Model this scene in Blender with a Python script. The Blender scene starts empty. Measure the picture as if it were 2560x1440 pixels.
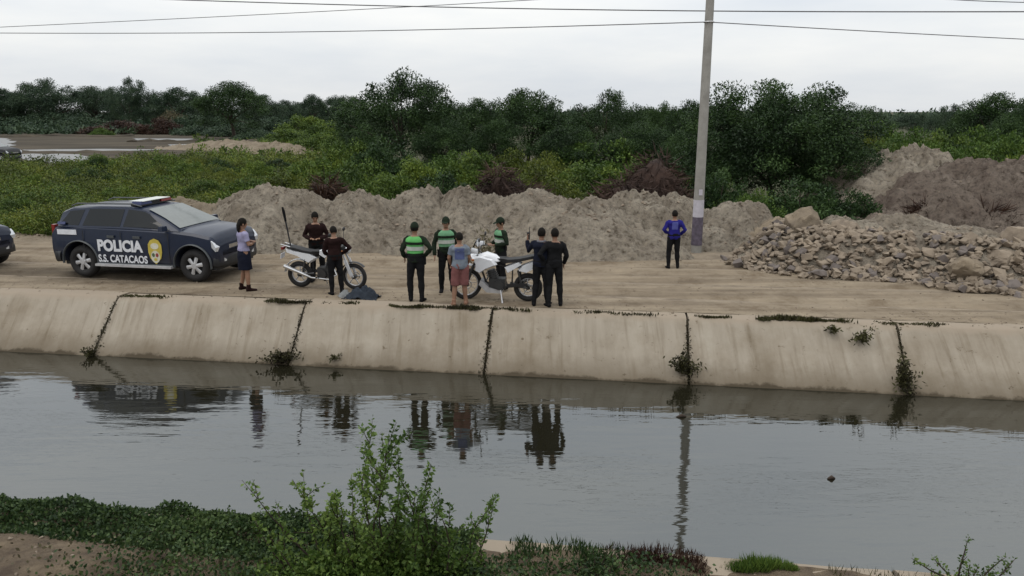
import bpy, bmesh, math, random
import numpy as np
from mathutils import Vector, Matrix, noise
from mathutils.bvhtree import BVHTree

scene = bpy.context.scene
col = scene.collection
R = math.radians

# ------------------------------------------------------------------ camera
HC = 3.9            # camera height above the dirt road
F = 1900.0          # focal length in pixels of the 2560 wide photograph
PITCH = R(13.2)
cam_d = bpy.data.cameras.new('camera'); cam = bpy.data.objects.new('camera', cam_d)
col.objects.link(cam); scene.camera = cam
cam_d.sensor_width = 36.0; cam_d.lens = F / 2560 * 36; cam_d.clip_start = 0.05; cam_d.clip_end = 4000
cam.location = (0, 0, HC); cam.rotation_euler = (math.pi / 2 - PITCH, 0, 0)

# ------------------------------------------------------------------ sky, sun, exposure
SUN_EL, SUN_AZ = R(64), R(-125)      # azimuth measured from +Y towards +X
world = bpy.data.worlds.new('World'); scene.world = world; world.use_nodes = True
nt = world.node_tree; nt.nodes.clear()
def wn(t, **k):
    n = nt.nodes.new(t)
    for a, b in k.items(): setattr(n, a, b)
    return n
sky = wn('ShaderNodeTexSky', sky_type='NISHITA', sun_disc=False)
sky.sun_elevation = SUN_EL; sky.sun_rotation = SUN_AZ; sky.dust_density = 3.0
bg1 = wn('ShaderNodeBackground'); bg1.inputs[1].default_value = 0.10
nt.links.new(sky.outputs[0], bg1.inputs[0])
tc = wn('ShaderNodeTexCoord'); mp = wn('ShaderNodeMapping'); mp.inputs['Scale'].default_value = (1.0, 1.0, 5.0); mp.inputs['Location'].default_value = (2.3, .7, 0)
nz = wn('ShaderNodeTexNoise'); nz.inputs['Scale'].default_value = 2.2; nz.inputs['Detail'].default_value = 6; nz.inputs['Roughness'].default_value = .55
rp = wn('ShaderNodeValToRGB')
rp.color_ramp.elements[0].position = .30; rp.color_ramp.elements[0].color = (.72, .76, .81, 1)
rp.color_ramp.elements[1].position = .68; rp.color_ramp.elements[1].color = (.95, .95, .93, 1)
nt.links.new(tc.outputs['Generated'], mp.inputs[0]); nt.links.new(mp.outputs[0], nz.inputs[0]); nt.links.new(nz.outputs[0], rp.inputs[0])
bg2 = wn('ShaderNodeBackground'); bg2.inputs[1].default_value = 0.97
sxyz = wn('ShaderNodeSeparateXYZ'); nt.links.new(tc.outputs['Generated'], sxyz.inputs[0])
zc = wn('ShaderNodeMath', operation='MAXIMUM'); zc.inputs[1].default_value = 0.0; nt.links.new(sxyz.outputs[2], zc.inputs[0])
zm = wn('ShaderNodeMath', operation='MULTIPLY_ADD'); zm.inputs[1].default_value = 1.0; zm.inputs[2].default_value = 1.03; nt.links.new(zc.outputs[0], zm.inputs[0])   # overcast: zenith brighter than horizon
nt.links.new(zm.outputs[0], bg2.inputs[1])
nt.links.new(rp.outputs[0], bg2.inputs[0])
mx = wn('ShaderNodeMixShader'); mx.inputs[0].default_value = 0.88
nt.links.new(bg1.outputs[0], mx.inputs[1]); nt.links.new(bg2.outputs[0], mx.inputs[2])
wo = wn('ShaderNodeOutputWorld'); nt.links.new(mx.outputs[0], wo.inputs[0])
sd = bpy.data.lights.new('sun', 'SUN'); sd.energy = 0.6; sd.angle = R(25); sd.color = (1, .95, .88)
so = bpy.data.objects.new('sun', sd); col.objects.link(so)
sv = Vector((math.sin(SUN_AZ) * math.cos(SUN_EL), math.cos(SUN_AZ) * math.cos(SUN_EL), math.sin(SUN_EL)))
so.rotation_euler = (-sv).to_track_quat('-Z', 'Y').to_euler(); so.location = sv * 60
scene.view_settings.view_transform = 'Standard'; scene.view_settings.look = 'None'
scene.view_settings.exposure = 0.0; scene.view_settings.gamma = 1.0
scene.view_settings.use_curve_mapping = False
scene.render.engine = 'CYCLES'

# ------------------------------------------------------------------ pixel -> place helpers
SP, CP = math.sin(PITCH), math.cos(PITCH)
def ray(px, py):
    p, q = px - 1280, py - 720
    return p, CP * F - SP * q, SP * F + CP * q        # right, forward, down
def gp(px, py, z=0.0):                                # point of the level ground seen at a pixel
    x, y, d = ray(px, py); s = (HC - z) / d
    return Vector((x * s, y * s, z))
def at(px, py, Y):                                    # point at forward distance Y
    x, y, d = ray(px, py); s = Y / y
    return Vector((x * s, Y, HC - d * s))
CA = R(8.1); UX, UY = math.cos(CA), -math.sin(CA); VX, VY = math.sin(CA), math.cos(CA)
def uv(u, v, z=0.0): return Vector((u * UX + v * VX, u * UY + v * VY, z))   # canal coordinates
def to_uv(p): return p.x * UX + p.y * UY, p.x * VX + p.y * VY
LIP, WZ, NLIP = 14.4, -0.98, 6.3
def sp(px, py, off=0.0):                              # point of the 45 degree lining
    x, y, d = ray(px, py); vd = x * VX + y * VY; s = (LIP + HC) / (vd + d)
    return Vector((x * s, y * s, HC - d * s + off))

# ------------------------------------------------------------------ mesh helpers
class MB:
    def __init__(s): s.v = []; s.f = []
    def add(s, v, f):
        o = len(s.v); s.v += [tuple(p) for p in v]; s.f += [tuple(i + o for i in q) for q in f]; return s
    def box(s, c, size, rot=(0, 0, 0), taper=1.0):
        m = Matrix.Rotation(rot[2], 3, 'Z') @ Matrix.Rotation(rot[1], 3, 'Y') @ Matrix.Rotation(rot[0], 3, 'X')
        c = Vector(c); v = []
        for k in (-1, 1):
            t = taper if k > 0 else 1
            for i, j in ((-1, -1), (1, -1), (1, 1), (-1, 1)):
                v.append(c + m @ Vector((i * size[0] / 2 * t, j * size[1] / 2 * t, k * size[2] / 2)))
        return s.add(v, [(3, 2, 1, 0), (4, 5, 6, 7), (0, 1, 5, 4), (1, 2, 6, 5), (2, 3, 7, 6), (3, 0, 4, 7)])
    def tube(s, pts, rad, n=8, ell=None, ref=None):
        pts = [Vector(p) for p in pts]; N = len(pts)
        if not hasattr(rad, '__len__'): rad = [rad] * N
        v = []; up = Vector(ref) if ref is not None else None
        prev = None
        for i, p in enumerate(pts):
            t = (pts[min(i + 1, N - 1)] - pts[max(i - 1, 0)])
            t = t.normalized() if t.length > 1e-9 else Vector((0, 0, 1))
            if up is not None: a = up - t * up.dot(t)
            elif prev is None:
                a = Vector((1, 0, 0)) if abs(t.x) < .8 else Vector((0, 1, 0)); a = a - t * a.dot(t)
            else: a = prev - t * prev.dot(t)
            if a.length < 1e-6: a = t.orthogonal()
            a.normalize(); prev = a; b = t.cross(a)
            r = rad[i]; ra, rb = (r if hasattr(r, '__len__') else (r, r))
            for k in range(n):
                w = 2 * math.pi * k / n
                v.append(p + a * (ra * math.cos(w)) + b * (rb * math.sin(w)))
        f = []
        for i in range(N - 1):
            for k in range(n):
                k2 = (k + 1) % n
                f.append((i * n + k, i * n + k2, (i + 1) * n + k2, (i + 1) * n + k))
        f.append(tuple(range(n))[::-1]); f.append(tuple((N - 1) * n + k for k in range(n)))
        return s.add(v, f)
    def ball(s, c, r, n=12, m=8, rot=None):
        c = Vector(c); r = r if hasattr(r, '__len__') else (r, r, r); v = []; f = []
        for i in range(m + 1):
            th = math.pi * (i + .0) / m; th = max(.02, min(math.pi - .02, th))
            for k in range(n):
                w = 2 * math.pi * k / n
                q = Vector((r[0] * math.sin(th) * math.cos(w), r[1] * math.sin(th) * math.sin(w), r[2] * math.cos(th)))
                if rot is not None: q = rot @ q
                v.append(c + q)
        for i in range(m):
            for k in range(n):
                k2 = (k + 1) % n; f.append((i * n + k, (i + 1) * n + k, (i + 1) * n + k2, i * n + k2))
        f.append(tuple(range(n))); f.append(tuple(m * n + k for k in range(n))[::-1])
        return s.add(v, f)
    def torus(s, c, Rr, r, axis='Y', n=28, m=8, flat=1.0):
        c = Vector(c); v = []; f = []
        for i in range(n):
            a = 2 * math.pi * i / n
            for j in range(m):
                b = 2 * math.pi * j / m; q = Rr + r * math.cos(b); w = r * flat * math.sin(b)
                if axis == 'Y': v.append(c + Vector((q * math.cos(a), w, q * math.sin(a))))
                else: v.append(c + Vector((q * math.cos(a), q * math.sin(a), w)))
        for i in range(n):
            for j in range(m):
                i2, j2 = (i + 1) % n, (j + 1) % m
                f.append((i * m + j, i2 * m + j, i2 * m + j2, i * m + j2))
        return s.add(v, f)
    def prism(s, poly, y0, y1, inset=0.0):            # polygon in x,z extruded along y (second ring may be inset)
        n = len(poly); cx = sum(p[0] for p in poly) / n; cz = sum(p[1] for p in poly) / n
        v = [(p[0], y0, p[1]) for p in poly] + [(p[0] + (cx - p[0]) * inset, y1, p[1] + (cz - p[1]) * inset) for p in poly]
        f = [tuple(range(n)), tuple(range(2 * n - 1, n - 1, -1))]
        f += [(i, i + n, (i + 1) % n + n, (i + 1) % n) for i in range(n)]
        return s.add(v, f)
    def loft(s, secs, caps=True, close=True):
        n = len(secs[0]); v = [p for q in secs for p in q]; f = []
        for i in range(len(secs) - 1):
            for k in range(n if close else n - 1):
                k2 = (k + 1) % n; f.append((i * n + k, i * n + k2, (i + 1) * n + k2, (i + 1) * n + k))
        if caps: f.append(tuple(range(n))[::-1]); f.append(tuple((len(secs) - 1) * n + k for k in range(n)))
        return s.add(v, f)
    def build(s, name, mat, parent=None, ang=35, fix=True):
        me = bpy.data.meshes.new(name); me.from_pydata([tuple(p) for p in s.v], [], s.f)
        if fix:
            bm = bmesh.new(); bm.from_mesh(me); bmesh.ops.recalc_face_normals(bm, faces=bm.faces); bm.to_mesh(me); bm.free()
        me.shade_smooth()
        if ang < 180: me.set_sharp_from_angle(angle=R(ang))
        return link(name, me, mat, parent)
def link(name, me, mat, parent=None):
    o = bpy.data.objects.new(name, me); col.objects.link(o)
    if mat is not None:
        me.materials.clear(); me.materials.append(M[mat] if isinstance(mat, str) else mat)
    if parent is not None: o.parent = parent
    return o
def quads(name, V, Fq, mat, parent=None, rnd=None, smooth=False):
    me = bpy.data.meshes.new(name)
    V = np.asarray(V, np.float32); Fq = np.asarray(Fq, np.int32)
    k = Fq.shape[1]
    me.vertices.add(len(V)); me.vertices.foreach_set('co', V.ravel())
    me.loops.add(Fq.size); me.loops.foreach_set('vertex_index', Fq.ravel())
    me.polygons.add(len(Fq)); me.polygons.foreach_set('loop_start', np.arange(0, Fq.size, k, dtype=np.int32))
    if smooth: me.polygons.foreach_set('use_smooth', np.ones(len(Fq), bool))
    me.update(calc_edges=True); me.validate()
    if rnd is not None:
        a = me.attributes.new('rnd', 'FLOAT', 'FACE'); a.data.foreach_set('value', np.asarray(rnd, np.float32))
    return link(name, me, mat, parent)
def tag(o, label=None, cat=None, group=None, kind=None):
    if label: o['label'] = label
    if cat: o['category'] = cat
    if group: o['group'] = group
    if kind: o['kind'] = kind
    return o
def thing(name, label, cat, loc=(0, 0, 0), rz=0.0, group=None, sc=1.0):
    o = bpy.data.objects.new(name, None); col.objects.link(o); o.empty_display_size = .2
    o.location = loc; o.rotation_euler = (0, 0, rz); o.scale = (sc, sc, sc)
    return tag(o, label, cat, group)
def copy_tree(o, parent=None):
    c = o.copy(); col.objects.link(c); c.parent = parent
    for ch in o.children: copy_tree(ch, c)
    return c
def fbm(p, sc=1.0, o=4):
    return noise.fractal(Vector(p) * sc, 1.0, 2.0, o, noise_basis='PERLIN_ORIGINAL')

# a scratch scene for evaluating modifiers and text without touching the real scene
scratch = bpy.data.scenes.new('scratch')
def evaluated(objs):
    for o in objs: scratch.collection.objects.link(o)
    vl = scratch.view_layers[0]; vl.update(); dg = vl.depsgraph
    me = bpy.data.meshes.new_from_object(objs[0].evaluated_get(dg), depsgraph=dg)
    for o in objs: scratch.collection.objects.unlink(o)
    return me
# ------------------------------------------------------------------ materials
M = {}
def base_mat(name, rough=.8, metal=0.0, spec=.5):
    m = bpy.data.materials.new(name); m.use_nodes = True; t = m.node_tree
    b = t.nodes['Principled BSDF']; b.inputs['Roughness'].default_value = rough; b.inputs['Metallic'].default_value = metal
    b.inputs['Specular IOR Level'].default_value = spec; M[name] = m
    return m, t, b
def nn(t, ty, **k):
    n = t.nodes.new(ty)
    for a, b in k.items():
        if a in n.inputs.keys(): n.inputs[a].default_value = b
        else: setattr(n, a, b)
    return n
def ramp(t, src, stops):
    r = t.nodes.new('ShaderNodeValToRGB'); e = r.color_ramp.elements
    while len(e) < len(stops): e.new(.5)
    for i, (p, c) in enumerate(stops): e[i].position = p; e[i].color = (*c, 1)
    t.links.new(src, r.inputs[0]); return r
def pm(name, c1, c2=None, scale=4.0, rough=.85, bump=0.0, bscale=40.0, metal=0.0, spec=.3, world=False, stretch=None, dist=.01, lo=.35, hi=.65):
    m, t, b = base_mat(name, rough, metal, spec); L = t.links
    c2 = c2 or tuple(x * .8 for x in c1)
    if world: src = nn(t, 'ShaderNodeNewGeometry').outputs['Position']
    else: src = nn(t, 'ShaderNodeTexCoord').outputs['Object']
    if stretch:
        mpn = t.nodes.new('ShaderNodeMapping'); mpn.inputs['Scale'].default_value = stretch
        if world: mpn.inputs['Rotation'].default_value = (0, 0, CA)
        L.new(src, mpn.inputs[0]); src = mpn.outputs[0]
    n = nn(t, 'ShaderNodeTexNoise', Scale=scale, Detail=8.0, Roughness=.65); L.new(src, n.inputs['Vector'])
    r = ramp(t, n.outputs[0], [(lo, c1), (hi, c2)]); L.new(r.outputs[0], b.inputs['Base Color'])
    if bump:
        n2 = nn(t, 'ShaderNodeTexNoise', Scale=bscale, Detail=6.0, Roughness=.7); L.new(src, n2.inputs['Vector'])
        bp = nn(t, 'ShaderNodeBump', Strength=bump, Distance=dist); L.new(n2.outputs[0], bp.inputs['Height']); L.new(bp.outputs[0], b.inputs['Normal'])
    return m
def plain(name, c, rough=.5, metal=0.0, spec=.5, coat=0.0, var=.12):
    m, t, b = base_mat(name, rough, metal, spec)
    s = nn(t, 'ShaderNodeTexCoord'); n = nn(t, 'ShaderNodeTexNoise', Scale=9.0, Detail=4.0); t.links.new(s.outputs['Object'], n.inputs['Vector'])
    r = ramp(t, n.outputs[0], [(.3, tuple(x * (1 - var) for x in c)), (.7, tuple(min(1, x * (1 + var)) for x in c))])
    t.links.new(r.outputs[0], b.inputs['Base Color']); b.inputs['Coat Weight'].default_value = coat
    return m
def leafmat(name, stops, trans=.2, rough=.6):
    m, t, b = base_mat(name, rough, 0, .25); L = t.links
    a = nn(t, 'ShaderNodeAttribute', attribute_name='rnd'); g = nn(t, 'ShaderNodeNewGeometry')
    n = nn(t, 'ShaderNodeTexNoise', Scale=.55, Detail=3.0); L.new(g.outputs['Position'], n.inputs['Vector'])
    nm = nn(t, 'ShaderNodeMath', operation='MULTIPLY_ADD'); nm.inputs[1].default_value = 2.0; nm.inputs[2].default_value = -.5; L.new(n.outputs[0], nm.inputs[0])
    ad = nn(t, 'ShaderNodeMath', operation='ADD'); L.new(a.outputs['Fac'], ad.inputs[0]); L.new(nm.outputs[0], ad.inputs[1])
    ml = nn(t, 'ShaderNodeMath', operation='MULTIPLY'); ml.inputs[1].default_value = .5; L.new(ad.outputs[0], ml.inputs[0])
    r = ramp(t, ml.outputs[0], stops); L.new(r.outputs[0], b.inputs['Base Color'])
    tr = nn(t, 'ShaderNodeBsdfTranslucent'); L.new(r.outputs[0], tr.inputs[0])
    mxs = nn(t, 'ShaderNodeMixShader'); mxs.inputs[0].default_value = trans
    L.new(b.outputs[0], mxs.inputs[1]); L.new(tr.outputs[0], mxs.inputs[2]); L.new(mxs.outputs[0], t.nodes['Material Output'].inputs[0])
    return m

pm('soil', (.225, .185, .135), (.15, .12, .085), 1.3, .95, .9, 9, world=True, dist=.05)
def mound_mat(name, c1, c2):
    m, t, b = base_mat(name, .95, 0, .15); L = t.links; g = nn(t, 'ShaderNodeNewGeometry')
    n1 = nn(t, 'ShaderNodeTexNoise', Scale=.9, Detail=4.0, Roughness=.6); L.new(g.outputs['Position'], n1.inputs['Vector']); r1 = ramp(t, n1.outputs[0], [(.32, c1), (.68, c2)])
    n2 = nn(t, 'ShaderNodeTexNoise', Scale=5.5, Detail=9.0, Roughness=.75); L.new(g.outputs['Position'], n2.inputs['Vector']); r2 = ramp(t, n2.outputs[0], [(.36, (.36, .33, .30)), (.48, (.92, .92, .92)), (.68, (1.28, 1.26, 1.22))])
    mx_ = nn(t, 'ShaderNodeMix', data_type='RGBA', blend_type='MULTIPLY'); mx_.inputs[0].default_value = 1; L.new(r1.outputs[0], mx_.inputs[6]); L.new(r2.outputs[0], mx_.inputs[7]); L.new(mx_.outputs[2], b.inputs['Base Color'])
    n3 = nn(t, 'ShaderNodeTexNoise', Scale=6.0, Detail=10.0, Roughness=.75); L.new(g.outputs['Position'], n3.inputs['Vector'])
    bp = nn(t, 'ShaderNodeBump', Strength=1.0, Distance=.16); L.new(n3.outputs[0], bp.inputs['Height']); L.new(bp.outputs[0], b.inputs['Normal'])
mound_mat('mound', (.335, .296, .238), (.205, .172, .134))
mound_mat('mound_red', (.215, .178, .146), (.125, .097, .079))
pm('near_soil', (.21, .16, .105), (.09, .065, .045), 4.0, .95, 1.0, 12, world=True, dist=.09)
pm('stone', (.27, .218, .162), (.155, .124, .094), 2.5, .9, .6, 25, world=True, dist=.015)
pm('stone_dark', (.165, .14, .125), (.10, .085, .078), 2.5, .9, .6, 25, world=True, dist=.015)
pm('boulder', (.25, .20, .14), (.15, .12, .088), 2.2, .9, .9, 8, world=True, dist=.05)
pm('mud', (.095, .080, .060), (.040, .035, .028), .35, .95, .5, 2, world=True, dist=.05, spec=.05, stretch=(.25, 1, 1))
pm('bark', (.07, .055, .042), (.035, .028, .022), 6, .95, .6, 30)
pm('twig', (.055, .04, .03), (.028, .02, .016), 4, .95)
pm('dry_brush', (.075, .045, .034), (.03, .02, .017), 1.2, .95, world=True)
pm('pole_concrete', (.30, .29, .265), (.22, .21, .19), 3, .9, .4, 40, dist=.004)
plain('pole_white', (.42, .40, .44), .8); plain('pole_purple', (.085, .07, .095), .8, var=.4)
plain('wire', (.10, .10, .105), .7)
plain('car_navy', (.007, .014, .034), .32, 0, .25, .15, var=.1)
def dusty(name, amount):                                      # road dust caught on the lower flanks
    m = M[name]; t = m.node_tree; b = t.nodes['Principled BSDF']; L = t.links; old = b.inputs['Base Color'].links[0].from_socket
    tcn = nn(t, 'ShaderNodeTexCoord'); sx = nn(t, 'ShaderNodeSeparateXYZ'); L.new(tcn.outputs['Object'], sx.inputs[0])
    n = nn(t, 'ShaderNodeTexNoise', Scale=5.0, Detail=8.0, Roughness=.7); L.new(tcn.outputs['Object'], n.inputs['Vector'])
    a = nn(t, 'ShaderNodeMath', operation='MULTIPLY_ADD'); a.inputs[1].default_value = -.7; L.new(n.outputs[0], a.inputs[0]); L.new(sx.outputs[2], a.inputs[2])
    mr = nn(t, 'ShaderNodeMapRange'); mr.inputs['From Min'].default_value = -.05; mr.inputs['From Max'].default_value = .45; mr.inputs['To Min'].default_value = amount; mr.inputs['To Max'].default_value = amount * .12; L.new(a.outputs[0], mr.inputs['Value'])
    mx_ = nn(t, 'ShaderNodeMix', data_type='RGBA'); mx_.inputs[7].default_value = (.15, .125, .095, 1); L.new(mr.outputs[0], mx_.inputs[0]); L.new(old, mx_.inputs[6]); L.new(mx_.outputs[2], b.inputs['Base Color'])
dusty('car_navy', .2)
plain('car_dark', (.012, .013, .015), .55); plain('car_grey', (.05, .056, .06), .45)
plain('glass', (.006, .008, .009), .08, 0, .28, var=.05); plain('glass_clear', (.09, .105, .10), .08, 0, .7, var=.1)
plain('lamp_glass', (.55, .57, .60), .1, .3, .8, var=.1); plain('lamp_red', (.18, .015, .012), .2)
plain('chrome', (.55, .55, .55), .25, .9); plain('silver', (.46, .46, .47), .4, .35); plain('tyre', (.014, .013, .013), .85)
plain('white_paint', (.66, .67, .69), .3, 0, .5, .3, var=.05); plain('letter_white', (.60, .61, .64), .55)
plain('gold', (.48, .38, .06), .5, .1); plain('crest_white', (.55, .53, .42), .55); plain('crest_green', (.06, .11, .05), .55); plain('crest_red', (.22, .03, .03), .55)
plain('light_bar_pale', (.50, .52, .48), .25); plain('black_plastic', (.012, .012, .013), .5); plain('engine', (.055, .055, .055), .5, .6)
plain('seat_black', (.013, .013, .014), .7); plain('sticker_blue', (.02, .03, .10), .4); plain('orange_light', (.4, .12, .01), .3)
pm('skin', (.26, .145, .095), (.20, .11, .07), 8, .55); pm('hair', (.007, .006, .005), (.012, .010, .008), 20, .8, spec=.1)
def cloth(name, c): pm(name, c, tuple(x * .72 for x in c), 5, .95, .3, 60, dist=.004, spec=.1)
cloth('c_lavender', (.30, .285, .42)); cloth('c_navy', (.011, .013, .024)); cloth('c_maroon', (.019, .009, .0085)); cloth('c_black', (.011, .011, .012))
cloth('c_green', (.016, .024, .015)); cloth('c_vest', (.13, .42, .13)); cloth('c_vest_pale', (.16, .34, .19)); cloth('c_reflect', (.50, .52, .47)); cloth('c_greyblue', (.17, .195, .23))
cloth('c_print', (.09, .11, .22)); cloth('c_red', (.20, .085, .08)); cloth('c_blue', (.022, .020, .17)); cloth('c_blue_pale', (.09, .10, .32)); cloth('c_dark_trouser', (.013, .013, .014))
cloth('c_grey', (.16, .16, .18)); cloth('c_tarp', (.035, .043, .055)); cloth('c_tarp_pale', (.26, .27, .27)); cloth('c_ochre', (.15, .12, .06))
leafmat('leaf_tree', [(0.25, (0.0093, 0.0202, 0.0075)), (0.5, (0.0217, 0.047, 0.0132)), (0.8, (0.0542, 0.0975, 0.0245))], .12)
leafmat('leaf_far_haze', [(0.25, (0.0193, 0.0359, 0.023)), (0.5, (0.0359, 0.0633, 0.0339)), (0.8, (0.069, 0.1035, 0.0508))], .12)  # distance haze mixed into the leaf colour, paler and bluer than near trees
leafmat('leaf_shrub', [(0.25, (0.028, 0.051, 0.0114)), (0.5, (0.07, 0.116, 0.0206)), (0.8, (0.175, 0.2274, 0.0343))], .2)
leafmat('leaf_olive', [(0.25, (0.0295, 0.0403, 0.0076)), (0.5, (0.0689, 0.0941, 0.0136)), (0.8, (0.1723, 0.1932, 0.0306))], .2)
leafmat('leaf_grass', [(0.25, (0.0251, 0.0525, 0.0103)), (0.5, (0.053, 0.099, 0.0175)), (0.8, (0.1114, 0.1675, 0.0285))], .2)
leafmat('leaf_red', [(0.25, (0.0182, 0.0098, 0.007)), (0.5, (0.042, 0.021, 0.014)), (0.8, (0.07, 0.0385, 0.0238))], .15)
leafmat('leaf_tan', [(.25, (.05, .042, .024)), (.5, (.10, .088, .05)), (.8, (.17, .15, .085))], .15)
leafmat('leaf_bush', [(0.2, (0.027, 0.0562, 0.0117)), (0.5, (0.0732, 0.1296, 0.0252)), (0.8, (0.1631, 0.2322, 0.0522))], .3, .5)
leafmat('leaf_vine', [(0.2, (0.0132, 0.0288, 0.01)), (0.5, (0.0286, 0.0552, 0.017)), (0.8, (0.0682, 0.1056, 0.03))], .2)
leafmat('leaf_weed', [(.2, (.016, .014, .007)), (.5, (.040, .036, .014)), (.8, (.075, .075, .026))], .15)

def road_mat():
    m, t, b = base_mat('road', .95, 0, .2); L = t.links
    g = nn(t, 'ShaderNodeNewGeometry'); mpn = t.nodes.new('ShaderNodeMapping'); mpn.inputs['Rotation'].default_value = (0, 0, CA); mpn.inputs['Scale'].default_value = (.16, 2.3, 1)
    L.new(g.outputs['Position'], mpn.inputs[0])
    n1 = nn(t, 'ShaderNodeTexNoise', Scale=1.2, Detail=6.0, Roughness=.6); L.new(mpn.outputs[0], n1.inputs['Vector'])
    n2 = nn(t, 'ShaderNodeTexNoise', Scale=1.1, Detail=10.0, Roughness=.78); L.new(g.outputs['Position'], n2.inputs['Vector'])
    r1 = ramp(t, n1.outputs[0], [(.30, (.145, .115, .083)), (.48, (.208, .166, .117)), (.68, (.266, .219, .158))])
    r2 = ramp(t, n2.outputs[0], [(.36, (.58, .53, .48)), (.50, (.95, .95, .95)), (.66, (1.15, 1.14, 1.12))])
    mm = nn(t, 'ShaderNodeMix', data_type='RGBA', blend_type='MULTIPLY'); mm.inputs[0].default_value = .9
    L.new(r1.outputs[0], mm.inputs[6]); L.new(r2.outputs[0], mm.inputs[7])
    mp2 = t.nodes.new('ShaderNodeMapping'); mp2.vector_type = 'TEXTURE'; q = gp(170, 683); mp2.inputs['Location'].default_value = (q.x, q.y, 0); mp2.inputs['Rotation'].default_value = (0, 0, -CA); mp2.inputs['Scale'].default_value = (5.2, .85, 50)  # dark oval around the parked cars: their shade and dirt put into the colour
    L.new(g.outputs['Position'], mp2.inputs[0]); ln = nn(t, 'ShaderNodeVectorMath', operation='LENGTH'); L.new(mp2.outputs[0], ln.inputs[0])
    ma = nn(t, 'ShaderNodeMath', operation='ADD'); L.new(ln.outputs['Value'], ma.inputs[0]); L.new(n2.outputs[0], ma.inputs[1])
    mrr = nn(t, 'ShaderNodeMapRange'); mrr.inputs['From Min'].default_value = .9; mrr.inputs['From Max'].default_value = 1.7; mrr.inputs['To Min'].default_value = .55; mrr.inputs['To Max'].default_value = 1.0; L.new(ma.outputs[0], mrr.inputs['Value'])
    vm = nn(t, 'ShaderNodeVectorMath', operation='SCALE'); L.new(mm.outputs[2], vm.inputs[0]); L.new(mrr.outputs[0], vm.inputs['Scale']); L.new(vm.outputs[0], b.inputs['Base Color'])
    n3 = nn(t, 'ShaderNodeTexNoise', Scale=14.0, Detail=8.0, Roughness=.75); L.new(g.outputs['Position'], n3.inputs['Vector'])
    bp = nn(t, 'ShaderNodeBump', Strength=.8, Distance=.03); L.new(n3.outputs[0], bp.inputs['Height']); L.new(bp.outputs[0], b.inputs['Normal'])
road_mat()
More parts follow.
